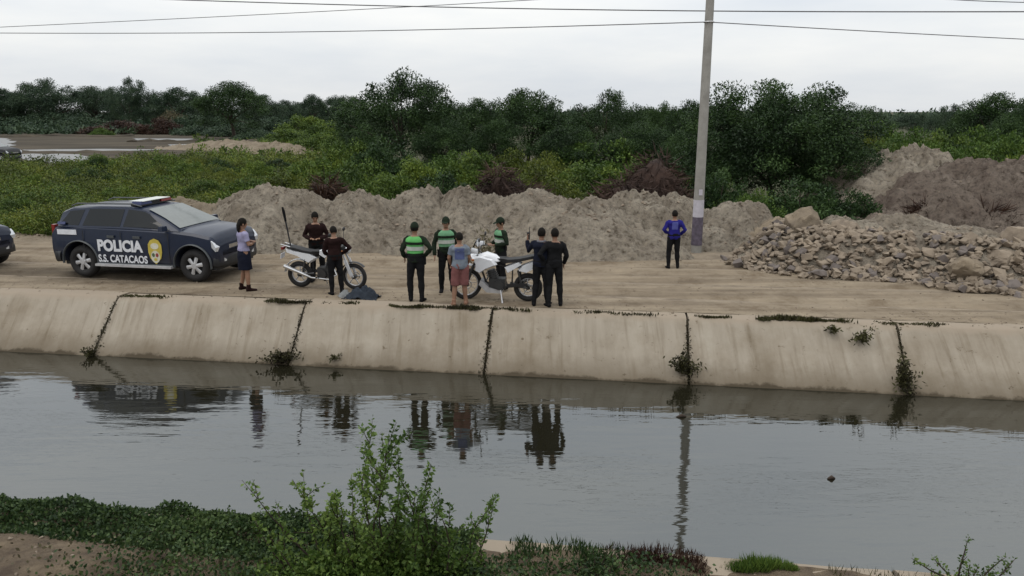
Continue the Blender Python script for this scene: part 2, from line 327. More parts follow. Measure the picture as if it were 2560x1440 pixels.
def concrete_mat():
    m, t, b = base_mat('concrete', .9, 0, .25); L = t.links
    g = nn(t, 'ShaderNodeNewGeometry')
    mpn = t.nodes.new('ShaderNodeMapping'); mpn.inputs['Rotation'].default_value = (0, 0, CA); mpn.inputs['Scale'].default_value = (1.4, .22, .22)
    L.new(g.outputs['Position'], mpn.inputs[0])
    n1 = nn(t, 'ShaderNodeTexNoise', Scale=2.0, Detail=8.0, Roughness=.65); L.new(mpn.outputs[0], n1.inputs['Vector'])
    r1 = ramp(t, n1.outputs[0], [(.3, (.238, .203, .156)), (.55, (.304, .266, .212)), (.75, (.34, .306, .248))])
    n2 = nn(t, 'ShaderNodeTexNoise', Scale=.8, Detail=9.0, Roughness=.7); L.new(g.outputs['Position'], n2.inputs['Vector'])
    r2 = ramp(t, n2.outputs[0], [(.33, (.70, .65, .58)), (.55, (1, 1, 1))])
    mm = nn(t, 'ShaderNodeMix', data_type='RGBA', blend_type='MULTIPLY'); mm.inputs[0].default_value = .7
    L.new(r1.outputs[0], mm.inputs[6]); L.new(r2.outputs[0], mm.inputs[7])
    mp3 = t.nodes.new('ShaderNodeMapping'); mp3.inputs['Rotation'].default_value = (0, 0, CA); mp3.inputs['Scale'].default_value = (3.2, .25, .25); L.new(g.outputs['Position'], mp3.inputs[0])
    n6 = nn(t, 'ShaderNodeTexNoise', Scale=1.8, Detail=6.0, Roughness=.6); L.new(mp3.outputs[0], n6.inputs['Vector']); r6 = ramp(t, n6.outputs[0], [(.30, (.66, .62, .56)), (.46, (1, 1, 1))])
    mm6 = nn(t, 'ShaderNodeMix', data_type='RGBA', blend_type='MULTIPLY'); mm6.inputs[0].default_value = .8; L.new(mm.outputs[2], mm6.inputs[6]); L.new(r6.outputs[0], mm6.inputs[7]); mm = mm6
    # silt stain above the water line and dust on the flat top
    sx = nn(t, 'ShaderNodeSeparateXYZ'); L.new(g.outputs['Position'], sx.inputs[0])
    n3 = nn(t, 'ShaderNodeTexNoise', Scale=1.6, Detail=9.0, Roughness=.7); L.new(g.outputs['Position'], n3.inputs['Vector'])
    ad = nn(t, 'ShaderNodeMath', operation='MULTIPLY_ADD'); ad.inputs[1].default_value = .30; L.new(n3.outputs[0], ad.inputs[0]); L.new(sx.outputs[2], ad.inputs[2])
    r3 = ramp(t, ad.outputs[0], [(0, (1, 1, 1)), (1, (0, 0, 0))])
    mr = nn(t, 'ShaderNodeMapRange'); mr.inputs['From Min'].default_value = -.78; mr.inputs['From Max'].default_value = -.42; mr.inputs['To Min'].default_value = 1; mr.inputs['To Max'].default_value = 0
    L.new(ad.outputs[0], mr.inputs['Value'])
    mm2 = nn(t, 'ShaderNodeMix', data_type='RGBA'); mm2.inputs[7].default_value = (.135, .108, .075, 1)
    ms = nn(t, 'ShaderNodeMath', operation='MULTIPLY'); ms.inputs[1].default_value = .85; L.new(mr.outputs[0], ms.inputs[0]); L.new(ms.outputs[0], mm2.inputs[0])
    L.new(mm.outputs[2], mm2.inputs[6])
    mr2 = nn(t, 'ShaderNodeMapRange'); mr2.inputs['From Min'].default_value = .06; mr2.inputs['From Max'].default_value = .16; L.new(ad.outputs[0], mr2.inputs['Value'])
    mm3 = nn(t, 'ShaderNodeMix', data_type='RGBA'); mm3.inputs[7].default_value = (.265, .218, .165, 1); L.new(mr2.outputs[0], mm3.inputs[0]); L.new(mm2.outputs[2], mm3.inputs[6])
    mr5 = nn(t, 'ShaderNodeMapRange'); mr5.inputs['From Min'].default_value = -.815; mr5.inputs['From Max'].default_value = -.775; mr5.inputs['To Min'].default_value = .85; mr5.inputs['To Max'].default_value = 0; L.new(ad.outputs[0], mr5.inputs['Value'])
    mm5 = nn(t, 'ShaderNodeMix', data_type='RGBA'); mm5.inputs[7].default_value = (.045, .034, .020, 1); L.new(mr5.outputs[0], mm5.inputs[0]); L.new(mm3.outputs[2], mm5.inputs[6]); mm3 = mm5  # thin line at the water's edge: wet silt, with its shadow painted in
    # specks
    n4 = nn(t, 'ShaderNodeTexNoise', Scale=7.0, Detail=5.0, Roughness=.7); L.new(g.outputs['Position'], n4.inputs['Vector'])
    r4 = ramp(t, n4.outputs[0], [(.30, (.40, .34, .27)), (.37, (1, 1, 1))])
    mm4 = nn(t, 'ShaderNodeMix', data_type='RGBA', blend_type='MULTIPLY'); mm4.inputs[0].default_value = .8
    L.new(mm3.outputs[2], mm4.inputs[6]); L.new(r4.outputs[0], mm4.inputs[7]); L.new(mm4.outputs[2], b.inputs['Base Color'])
    bp = nn(t, 'ShaderNodeBump', Strength=.4, Distance=.01); L.new(n4.outputs[0], bp.inputs['Height']); L.new(bp.outputs[0], b.inputs['Normal'])
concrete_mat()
def water_mat(name, c, ior, rip, sc):
    m, t, b = base_mat(name, .025, 0, .5); L = t.links
    b.inputs['Base Color'].default_value = (*c, 1); b.inputs['IOR'].default_value = ior
    g = nn(t, 'ShaderNodeNewGeometry'); mpn = t.nodes.new('ShaderNodeMapping'); mpn.inputs['Rotation'].default_value = (0, 0, R(3)); mpn.inputs['Scale'].default_value = sc
    L.new(g.outputs['Position'], mpn.inputs[0])
    n1 = nn(t, 'ShaderNodeTexNoise', Scale=1.0, Detail=3.0, Roughness=.55); L.new(mpn.outputs[0], n1.inputs['Vector'])
    n2 = nn(t, 'ShaderNodeTexNoise', Scale=.22, Detail=2.0); L.new(mpn.outputs[0], n2.inputs['Vector'])
    r2 = ramp(t, n2.outputs[0], [(.38, (.25, .25, .25)), (.62, (1, 1, 1))])
    mu = nn(t, 'ShaderNodeMath', operation='MULTIPLY'); L.new(n1.outputs[0], mu.inputs[0]); L.new(r2.outputs[0], mu.inputs[1])
    bp = nn(t, 'ShaderNodeBump', Strength=1.0, Distance=rip); L.new(mu.outputs[0], bp.inputs['Height']); L.new(bp.outputs[0], b.inputs['Normal'])
water_mat('canal_water', (.013, .012, .007), 2.2, .0085, (1.1, 5.0, 1)); M['canal_water'].node_tree.nodes['Principled BSDF'].inputs['Specular Tint'].default_value = (.90, .97, 1.0, 1)
water_mat('pond_water', (.05, .05, .045), 2.4, .004, (.4, 1.2, 1)); M['pond_water'].node_tree.nodes['Principled BSDF'].inputs['Roughness'].default_value = .42

rng = np.random.default_rng(7); rnd = random.Random(11)

# ================================================================== the setting
def grid(name, us, vs, zf, mat, kind='structure', parent=None):
    V = []
    for v in vs:
        for u in us: V.append(uv(u, v, zf(u, v)))
    n = len(us); Fq = [(j * n + i, j * n + i + 1, (j + 1) * n + i + 1, (j + 1) * n + i) for j in range(len(vs) - 1) for i in range(n - 1)]
    o = quads(name, [tuple(p) for p in V], Fq, mat, parent, smooth=True)
    if kind: o['kind'] = kind
    return o
def smooth(a, b, x): t = max(0, min(1, (x - a) / (b - a))); return t * t * (3 - 2 * t)
def ground_z(u, v):
    z = -.03
    if v > 19: z += .10 * fbm((u, v, 3), .25) * smooth(19, 24, v)
    return z
us = [-900, -400, -200, -120, -80] + list(np.arange(-60, 60.1, 1.0)) + [80, 120, 200, 400, 900]
vs = [14.86, 15.5, 17, 19] + list(np.arange(20, 40, 1.0)) + list(np.arange(40, 110, 4)) + [120, 150, 200, 300, 500, 900, 1500]
def ground_mat():
    m, t, b = base_mat('ground', .95, 0, .2); L = t.links
    g = nn(t, 'ShaderNodeNewGeometry'); n1 = nn(t, 'ShaderNodeTexNoise', Scale=.12, Detail=8.0, Roughness=.65); L.new(g.outputs['Position'], n1.inputs['Vector'])
    n2 = nn(t, 'ShaderNodeTexNoise', Scale=1.7, Detail=8.0, Roughness=.7); L.new(g.outputs['Position'], n2.inputs['Vector'])
    r1 = ramp(t, n1.outputs[0], [(.40, (.045, .052, .024)), (.56, (.075, .072, .040)), (.68, (.17, .145, .10))])
    r2 = ramp(t, n2.outputs[0], [(.3, (.55, .55, .55)), (.65, (1.1, 1.1, 1.1))])
    mm = nn(t, 'ShaderNodeMix', data_type='RGBA', blend_type='MULTIPLY'); mm.inputs[0].default_value = 1
    L.new(r1.outputs[0], mm.inputs[6]); L.new(r2.outputs[0], mm.inputs[7])
    # bare soil beside the road
    mpn = t.nodes.new('ShaderNodeMapping'); mpn.inputs['Rotation'].default_value = (0, 0, CA); L.new(g.outputs['Position'], mpn.inputs[0])
    sx = nn(t, 'ShaderNodeSeparateXYZ'); L.new(mpn.outputs[0], sx.inputs[0])
    ad = nn(t, 'ShaderNodeMath', operation='MULTIPLY_ADD'); ad.inputs[1].default_value = 3.0; L.new(n2.outputs[0], ad.inputs[0]); L.new(sx.outputs[1], ad.inputs[2])
    mr = nn(t, 'ShaderNodeMapRange'); mr.inputs['From Min'].default_value = 24.2; mr.inputs['From Max'].default_value = 26.2; L.new(ad.outputs[0], mr.inputs['Value'])
    rs = ramp(t, n2.outputs[0], [(.35, (.15, .12, .088)), (.62, (.25, .205, .15))])
    m3 = nn(t, 'ShaderNodeMix', data_type='RGBA'); L.new(mr.outputs[0], m3.inputs[0]); L.new(rs.outputs[0], m3.inputs[6]); L.new(mm.outputs[2], m3.inputs[7])
    L.new(m3.outputs[2], b.inputs['Base Color'])
    bp = nn(t, 'ShaderNodeBump', Strength=.8, Distance=.06); L.new(n2.outputs[0], bp.inputs['Height']); L.new(bp.outputs[0], b.inputs['Normal'])
ground_mat()
grid('ground', us, vs, ground_z, 'ground')
def road_z(u, v):
    z = .012 + .03 * fbm((u * .35, v * 1.2, 0), 1.0) * .6
    for c, w, d in ((16.1, .22, .05), (16.55, .12, .02), (17.55, .24, .05), (18.5, .2, .03), (19.2, .15, .02)):
        c2 = c + .12 * math.sin(u * .22 + c)
        z += -d * math.exp(-((v - c2) / w) ** 2) + d * .55 * math.exp(-((v - c2 - w * 1.9) / (w * .7)) ** 2)
    z = z * smooth(14.84, 15.5, v) + .012 * (1 - smooth(14.84, 15.5, v))
    edge = 20.9 + .8 * fbm((u * .3, 5, 1))
    return z - .12 * smooth(edge - .8, edge + .6, v)
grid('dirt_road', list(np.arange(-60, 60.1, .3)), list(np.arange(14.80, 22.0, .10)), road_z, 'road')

# canal: lining of concrete panels on both sides, the bed and the water
canal = tag(bpy.data.objects.new('canal_lining', None), 'pale concrete lining of the irrigation canal with cracked joints', None, None, 'structure'); col.objects.link(canal)
prof = [(14.86, .004), (14.60, .016), (14.47, .012), (14.40, -.012), (14.30, -.10), (14.1, -.30), (13.8, -.60), (13.5, -.90), (13.2, -1.2), (12.9, -1.5)]
joints = [-34, -30.1, -26.2, -22.4, -18.5, -14.6, -10.55, -6.35, -2.45, 1.35, 5.15, 9.0, 12.9, 16.8, 20.6, 24.5, 28.4]
def panel(name, u0, u1, pr, seed, skew=0.0):
    g = .022; n = max(2, int((u1 - u0) / .35)); rr = random.Random(seed)
    tl = rr.uniform(-.012, .012); V = []; m = len(pr); dz = rr.uniform(-.010, .010)
    for i in range(n + 1):
        for k, (v, z) in enumerate(pr):
            u = u0 + g + (u1 - u0 - 2 * g) * i / n
            e = .012 * fbm((u * 1.3, v * 1.3, seed)) + tl * (i / n - .5) + dz
            if i in (0, n): u += .016 * fbm((v * 3, z * 3, seed + i))
            V.append(uv(u + skew * max(0, -z), v, z + e))
    top = len(V); V += [p - Vector((0, 0, .10)) for p in V]
    Fq = []
    for i in range(n):
        for k in range(m - 1):
            a = i * m + k; Fq.append((a, a + 1, a + m + 1, a + m)); Fq.append((a + top, a + m + top, a + m + 1 + top, a + 1 + top))
        for k in (0, m - 1):
            a = i * m + k; Fq.append((a, a + m, a + m + top, a + top))
    for i in (0, n):
        for k in range(m - 1):
            a = i * m + k; Fq.append((a, a + top, a + 1 + top, a + 1))
    me = MB(); me.v = [tuple(p) for p in V]; me.f = Fq
    return me.build(name, 'concrete', canal, 40)
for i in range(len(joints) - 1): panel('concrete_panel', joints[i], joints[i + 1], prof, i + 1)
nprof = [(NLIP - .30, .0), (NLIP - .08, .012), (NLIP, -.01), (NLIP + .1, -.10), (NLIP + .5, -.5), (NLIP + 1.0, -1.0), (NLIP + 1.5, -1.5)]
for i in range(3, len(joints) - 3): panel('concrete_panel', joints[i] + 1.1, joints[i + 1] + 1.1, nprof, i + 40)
base = MB(); sec = []
for u in (-60, 60):
    sec.append([uv(u, v, z) for v, z in ((15.03, .004), (15.02, -.085), (14.9, -.09), (14.45, -.115), (14.38, -.15), (12.6, -1.93), (7.9, -1.93), (6.35, -.17), (6.25, -.13), (5.85, -.115), (5.84, -.03))])
base.loft(sec, False, False); bo = base.build('canal_bed', 'near_soil', None); bo['kind'] = 'structure'
wat = grid('canal_water', [-60, 60], [6.6, 13.7], lambda u, v: WZ, 'canal_water')

# near bank, rising towards the camera's own embankment
def near_z(u, v):
    z = -.012 + 2.25 * smooth(4.3, 1.2, v) if v < 4.3 else -.012
    z += .05 * fbm((u, v, 9), 1.3) * smooth(6.0, 5.4, v) + .05 * smooth(6.0, 5.3, v)
    if v > 5.9: z += .035 + .05 * fbm((u, v, 2), 2.2) - .03 * smooth(6.05, 6.22, v)
    z += .16 * math.exp(-((u + 5.6) / 1.6) ** 2) * smooth(6.1, 5.0, v)
    return z
grid('near_bank', list(np.arange(-20, 20.1, .16)), [-14, -6, 0, 1, 2, 3, 3.6] + list(np.arange(4, 6.24, .06)), near_z, 'near_soil')

# mud flat and pond behind the left undergrowth
def blob(name, pts, z, mat, kind='structure', n=6, jag=.06, seed=1):
    P = [Vector(p) for p in pts]; out = []
    for i in range(len(P)):
        a, b = P[i], P[(i + 1) % len(P)]
        for k in range(n):
            q = a.lerp(b, k / n); L = (b - a).length
            out.append((q.x + L * jag * fbm((q.x, q.y, seed), .5), q.y + L * jag * fbm((q.y, q.x, seed + 3), .5), z))
    me = bpy.data.meshes.new(name); bm = bmesh.new(); f = bm.faces.new([bm.verts.new(p) for p in out]); bmesh.ops.triangulate(bm, faces=[f]); bmesh.ops.recalc_face_normals(bm, faces=bm.faces)
    if bm.faces and sum(f.normal.z for f in bm.faces) < 0: bmesh.ops.reverse_faces(bm, faces=bm.faces)
    bm.to_mesh(me); bm.free(); o = link(name, me, mat)
    if kind: o['kind'] = kind
    return o
blob('mud_flat', [gp(-700, 425), gp(250, 428), gp(480, 405), gp(620, 372), gp(640, 350), gp(520, 337), gp(300, 332), gp(-700, 326)], .10, 'mud', seed=2)
for i, q in enumerate([[(-200, 346), (20, 347), (34, 358), (26, 371), (-200, 373)], [(40, 389), (110, 386), (190, 389), (225, 396), (205, 411), (170, 413), (120, 410), (60, 402)], [(55, 377), (260, 375), (420, 377), (300, 380.5), (80, 381)],
                       [(330, 348), (480, 349), (500, 353), (350, 355)], [(420, 364), (520, 362), (530, 366), (430, 369)]]):
    blob('pond', [gp(*p) for p in q], .11 + .004 * i, 'pond_water', seed=i + 5, jag=.05, n=12)
for k, (y0, a, b, h) in enumerate(((385, -150, 420, .30), (343, -200, 330, .4), (356, 330, 640, .35))):      # low dykes across the mud
    m = MB(); pts = [gp(a + (b - a) * t / 14, y0 + 1.5 * math.sin(t * 1.1 + k)) for t in range(15)]
    m.tube([(p.x, p.y, .05) for p in pts], [(.9 + .3 * math.sin(i * 2.1), h * (.8 + .25 * math.sin(i * 3.7))) for i in range(15)], 8, ref=(0, 1, 0))
    o = m.build('earth_dyke', 'mud', None, 60); o['kind'] = 'structure'
blob('sand_track', [gp(640, 352), gp(760, 350), gp(830, 362), gp(900, 377), gp(900, 388), gp(800, 386), gp(700, 372)], .06, 'soil', seed=9)

# heaps of excavated soil along the road
CLODS = []
def mound(c, rx, ry, h, rz, seed, mat='mound', flat=1.0, label=None, rough=1.0, rings=46, seg=120):
    V = []; ca, sa = math.cos(rz), math.sin(rz)
    for i in range(rings + 1):
        r = i / rings
        for k in range(seg):
            a = 2 * math.pi * k / seg; wob = 1 + .18 * fbm((math.cos(a) * 1.4, math.sin(a) * 1.4, seed * 3.1), 1.0)
            lx, ly = rx * r * wob * math.cos(a), ry * r * wob * math.sin(a)
            prof_ = (1 - min(1, r) ** (1.5 * flat)) ** 1.25
            x, y = c[0] + lx * ca - ly * sa, c[1] + lx * sa + ly * ca
            z = h * prof_
            w = smooth(1.0, .85, r)
            z += rough * w * h * (.27 * fbm((x, y, 0), .95, 5) + .14 * (1 - abs(fbm((x, y, seed + 7), 2.0, 4)) * 2) - .08)
            z += rough * w * (.075 * fbm((x, y, seed), 3.2, 4) + .05 * abs(fbm((x, y, seed + 4), 7.0, 3)))
            if w > .9 and rnd.random() < .012: CLODS.append((x, y, z))
            V.append((x, y, z - .10 * smooth(.8, 1, r) + (c[2] if len(c) > 2 else 0)))
    Fq = [(i * seg + k, i * seg + (k + 1) % seg, (i + 1) * seg + (k + 1) % seg, (i + 1) * seg + k) for i in range(rings) for k in range(seg)]
    Fq = [f[::-1] for f in Fq]
    o = quads('dirt_mound', V, Fq, mat, smooth=True); o['kind'] = 'structure'
    if label: o['label'] = label
    return o
def mpx(px, topy, Y, wpx, depth, seed, mat='mound', flat=1.0, rough=1.0, hs=1.0):
    t = at(px, topy, Y); h = t.z * hs * .96; depth *= 1.25; w = wpx * 1.22 / F * Y / CP / 2
    return mound((t.x, Y), w, depth, h, -CA * 1.2, seed, mat, flat, rough=rough)
MOUNDS = [  # px, top y, distance, width px, half depth, seed, material, flatness
    (585, 500, 24.4, 260, 1.4, 31, 'mound', 1.2, 1), (400, 508, 25.0, 240, 1.3, 32, 'soil', 1.2, 1), (690, 468, 23.4, 360, 2.2, 1, 'mound', 1.5, .7), (485, 496, 24.2, 250, 1.8, 2, 'soil', 1.3, .9), (905, 486, 23.2, 300, 2.0, 3, 'mound', 1.2, 1), (1045, 474, 23.8, 330, 2.0, 4, 'mound', 1.0, 1.1),
    (1170, 478, 23.6, 300, 1.9, 5, 'mound', 1.0, 1.1), (1330, 484, 23.2, 380, 1.9, 6, 'mound', 1.5, .8), (1490, 500, 22.8, 330, 1.8, 7, 'mound', 1.2, 1), (1610, 494, 23.4, 330, 1.7, 8, 'mound', 1.2, 1.1),
    (1700, 490, 24.0, 250, 1.6, 9, 'mound', 1.1, 1), (1000, 545, 21.9, 420, 1.3, 10, 'mound', 1.0, 1.2), (1240, 556, 21.7, 420, 1.2, 11, 'mound', 1.0, 1.2), (1470, 540, 21.3, 420, 1.5, 12, 'mound', 1.1, .9), (1570, 566, 21.2, 230, 1.2, 13, 'mound', 1.0, 1),
    (800, 550, 22.2, 260, 1.3, 14, 'mound', 1.0, 1), (1850, 500, 23.1, 215, 1.4, 15, 'mound', 1.5, .7), (1775, 560, 22.4, 170, 1.0, 29, 'mound', 1.2, .8), (1985, 536, 21.6, 240, 1.4, 16, 'boulder', 1.1, 1), (2120, 552, 21.3, 260, 1.4, 17, 'mound', 1.0, 1),
    (2250, 536, 22.0, 400, 1.7, 18, 'mound', 1.2, .7), (2410, 566, 19.6, 470, 1.6, 19, 'mound', 1.3, .6), (2590, 600, 18.6, 330, 1.6, 20, 'mound', 1.1, .9), (2270, 380, 29.5, 430, 3.0, 21, 'mound', 1.4, .8), (2470, 405, 27.5, 560, 3.0, 22, 'mound_red', 1.5, .9), (2720, 440, 26.0, 520, 3.0, 23, 'mound', 1.4, .9),
    (2380, 500, 25.0, 420, 1.6, 24, 'mound_red', 1.0, 1.3), (580, 352, 78, 320, 4.0, 25, 'soil', 1.0, 1.2), (700, 358, 72, 160, 3.0, 26, 'soil', 1.0, 1.2), (60, 586, 24.0, 260, 1.0, 27, 'soil', 1.0, 1), (300, 590, 23.8, 300, .9, 28, 'soil', 1.0, 1)]
for a in MOUNDS: mpx(*a)

# ------------------------------------------------------------------ stones
def hullmesh(seed, flat=.6, n=13):
    rr = random.Random(seed); bm = bmesh.new()
    for _ in range(n):
        v = Vector((rr.gauss(0, 1), rr.gauss(0, 1), rr.gauss(0, 1))).normalized() * rr.uniform(.8, 1.1)
        bm.verts.new((v.x * .5 * rr.uniform(.95, 1.25), v.y * .42, v.z * .5 * flat))
    r = bmesh.ops.convex_hull(bm, input=bm.verts)
    dead = [e for e in r['geom_interior'] if isinstance(e, bmesh.types.BMVert)]
    if dead: bmesh.ops.delete(bm, geom=dead, context='VERTS')
    bmesh.ops.recalc_face_normals(bm, faces=bm.faces)
    me = bpy.data.meshes.new('stone'); bm.to_mesh(me); bm.free(); return me
SM = []
for i in range(14):
    me = hullmesh(i, rnd.uniform(.45, .8)); me.materials.append(M['stone_dark' if i % 5 == 0 else 'stone']); SM.append(me)
edge = [gp(1790, 655), gp(1900, 678), gp(2010, 692), gp(2300, 712), gp(2560, 742), gp(2800, 765)]
seglen = [(edge[i + 1] - edge[i]).length for i in range(len(edge) - 1)]; tot = sum(seglen)
def pile_pt(t, d):
    s = t * tot
    for i, l in enumerate(seglen):
        if s <= l or i == len(seglen) - 1:
            a, b = edge[i], edge[i + 1]; k = s / l; p = a.lerp(b, k); n = Vector((-(b - a).y, (b - a).x, 0)).normalized(); break
        s -= l
    n = (n + Vector((.35, .93, 0))).normalized()
    q = p + n * d
    ramp_ = min(1, t * 9)
    h = ramp_ * (.80 * smooth(-.1, 1.7, d) + .12 * fbm((q.x, q.y, 4), 1.1))
    return Vector((q.x, q.y, max(0, h)))
rub = thing('rubble_pile', 'long heap of loose angular quarry stones along the dirt road', 'stone heap', pile_pt(.5, .8) * Vector((1, 1, 0)) if False else Vector((pile_pt(.45, .8).x, pile_pt(.45, .8).y, 0)))
O = rub.location.copy()
cm = MB(); rows = [[pile_pt(t / 40, d) - O - Vector((0, 0, .05)) for d in np.linspace(-.15, 2.6, 14)] for t in range(41)]
cm.loft(rows, False, False); co = cm.build('core', 'mound', rub, 180)
cnt = 0; filler_v = []; filler_f = []
cand = []
for k in range(1700):
    t = rnd.random() ** .8 * .97 + .01; d = -.15 + 2.6 * rnd.random() ** 1.15; p = pile_pt(t, d); s = rnd.uniform(.11, .25) * (1.4 if rnd.random() < .12 else 1)
    vis = t < .80 and d < 2.2
    cand.append((s * (1 if vis else .01), p, s, rnd.randrange(14)))
cand.sort(key=lambda c: -c[0])
for i, (w, p, s, mi) in enumerate(cand):
    rot = Matrix.Rotation(rnd.uniform(0, 6.28), 3, 'Z') @ Matrix.Rotation(rnd.gauss(0, .45), 3, 'X') @ Matrix.Rotation(rnd.gauss(0, .45), 3, 'Y')
    loc = p - O + Vector((0, 0, s * rnd.uniform(-.02, .28)))
    if i < 298:
        o = bpy.data.objects.new('stone', SM[mi]); col.objects.link(o); o.parent = rub; o.location = loc; o.rotation_euler = rot.to_euler(); o.scale = (s * 1.15,) * 3
    else:
        me = SM[mi]; b0 = len(filler_v)
        filler_v += [tuple(rot @ (v.co * s * 1.1) + loc) for v in me.vertices]; filler_f += [tuple(x + b0 for x in q.vertices) for q in me.polygons]
fm = MB(); fm.v = filler_v; fm.f = filler_f; fo = fm.build('loose_stones', 'stone', rub, 1); fo['kind'] = 'stuff'
# scattered pebbles and clods
pv, pf = [], []
def pebble(p, s):
    me = SM[rnd.randrange(14)]; b0 = len(pv); rot = Matrix.Rotation(rnd.uniform(0, 6.28), 3, 'Z') @ Matrix.Rotation(rnd.gauss(0, .5), 3, 'X')
    pv.extend(tuple(rot @ (v.co * s) + Vector(p)) for v in me.vertices); pf.extend(tuple(x + b0 for x in q.vertices) for q in me.polygons)
for c_ in CLODS:
    if c_[1] < 32: pebble(c_, rnd.uniform(.04, .15))
for k in range(2200):
    u = rnd.uniform(-16, 15); v = rnd.choice([rnd.uniform(19.3, 21.5), rnd.uniform(14.5, 15.6), rnd.uniform(15.2, 20.8)]); p = uv(u, v); pebble((p.x, p.y, road_z(u, v) + .003), rnd.uniform(.02, .055) * (1.8 if rnd.random() < .08 else 1))
for k in range(260):
    u = rnd.uniform(-8, 6); v = rnd.uniform(4.6, 6.0); p = uv(u, v); pebble((p.x, p.y, near_z(u, v) + .005), rnd.uniform(.015, .07))
pm_ = MB(); pm_.v = pv; pm_.f = pf; po = pm_.build('gravel', 'stone', None, 1); tag(po, 'scattered pebbles and clods on the dirt', 'gravel', None, 'stuff')

def boulder(c, r, seed, label, mat='boulder', rz=0.0):
    bm = bmesh.new(); bmesh.ops.create_icosphere(bm, subdivisions=4, radius=1)
    for v in bm.verts:
        n = v.co.copy(); q = n * (1 + .30 * fbm(n + Vector((seed, 0, 0)), 1.2, 3))
        for k in range(5):                                    # broken faces
            a = Vector((math.sin(seed * 3 + k * 2.4), math.cos(seed * 5 + k * 1.7), .7 * math.sin(seed + k * 2.9))).normalized()
            d = q.dot(a)
            if d > .72: q -= a * (d - .72) * .85
        q += n * .05 * fbm(n * 4 + Vector((seed, 2, 0)), 1.0, 3)
        v.co = (q.x * r[0], q.y * r[1], q.z * r[2])
    me = bpy.data.meshes.new('boulder'); bm.to_mesh(me); bm.free(); me.shade_smooth(); me.set_sharp_from_angle(angle=R(32))
    o = link('boulder', me, mat); o.location = (c[0], c[1], c[2] + r[2] * .6); o.rotation_euler = (0, 0, rz); return tag(o, label, 'boulder')
def bpx(px, topy, boty, Y, wpx, seed, label, mat='boulder'):
    a = at(px, topy, Y); b = at(px, boty, Y); w = wpx / F * Y / CP / 2; h = (a.z - b.z)
    boulder((a.x, Y, b.z), (w, w * .8, h / 1.6), seed, label, mat, seed)
bpx(2010, 514, 600, 20.3, 120, 1, 'big ochre block of earth and rock topping the stone heap')
bpx(2120, 548, 600, 20.4, 90, 2, 'grey rounded boulder between the ochre block and the smooth mound', 'stone')
bpx(2545, 566, 612, 18.2, 76, 3, 'pale yellowish boulder overhanging a dark gap by the red brown mound', 'stone')
bpx(2505, 622, 660, 17.3, 120, 4, 'broad pale slab lying on the upper edge of the stone heap', 'stone')
bpx(2420, 640, 690, 17.0, 80, 5, 'brown boulder set among the stones below the smooth mound')
bpx(1945, 560, 610, 20.6, 80, 6, 'small brown boulder at the end of the stone heap nearest the pole')

# ================================================================== vegetation
def unit(a): return a / np.maximum(np.linalg.norm(a, axis=1, keepdims=True), 1e-9)
def leafquads(P, L, W, g, axis=None, ab=.6, fold=False):
    n = len(P); ax = unit(g.normal(size=(n, 3))); 
    if axis is not None: ax = unit(ax * (1 - ab) + axis * ab)
    sd_ = unit(np.cross(ax, g.normal(size=(n, 3)))); L = np.asarray(L).reshape(-1, 1) * np.ones((n, 1)); W = np.asarray(W).reshape(-1, 1) * np.ones((n, 1))
    a, b, c, d = P, P + ax * L * .45 + sd_ * W, P + ax * L, P + ax * L * .45 - sd_ * W
    if fold:
        nr = np.cross(ax, sd_) * W * .35; b = b + nr; d = d + nr
        V = np.stack([a, b, c, d], 1).reshape(-1, 3); i = np.arange(n).reshape(-1, 1) * 4
        return V, np.concatenate([i + np.array([[0, 1, 2]]), i + np.array([[0, 2, 3]])], 1).reshape(-1, 3)
    V = np.stack([a, b, c, d], 1).reshape(-1, 3)
    return V, np.arange(n * 4).reshape(-1, 4)

class Fol:
    def __init__(s): s.V = []; s.F = []; s.r = []; s.n = 0
    def add(s, V, Fq, r): s.V.append(V); s.F.append(Fq + s.n); s.r.append(r); s.n += len(V)
    def build(s, name, mat, parent=None): return quads(name, np.concatenate(s.V), np.concatenate(s.F), mat, parent, np.concatenate(s.r))

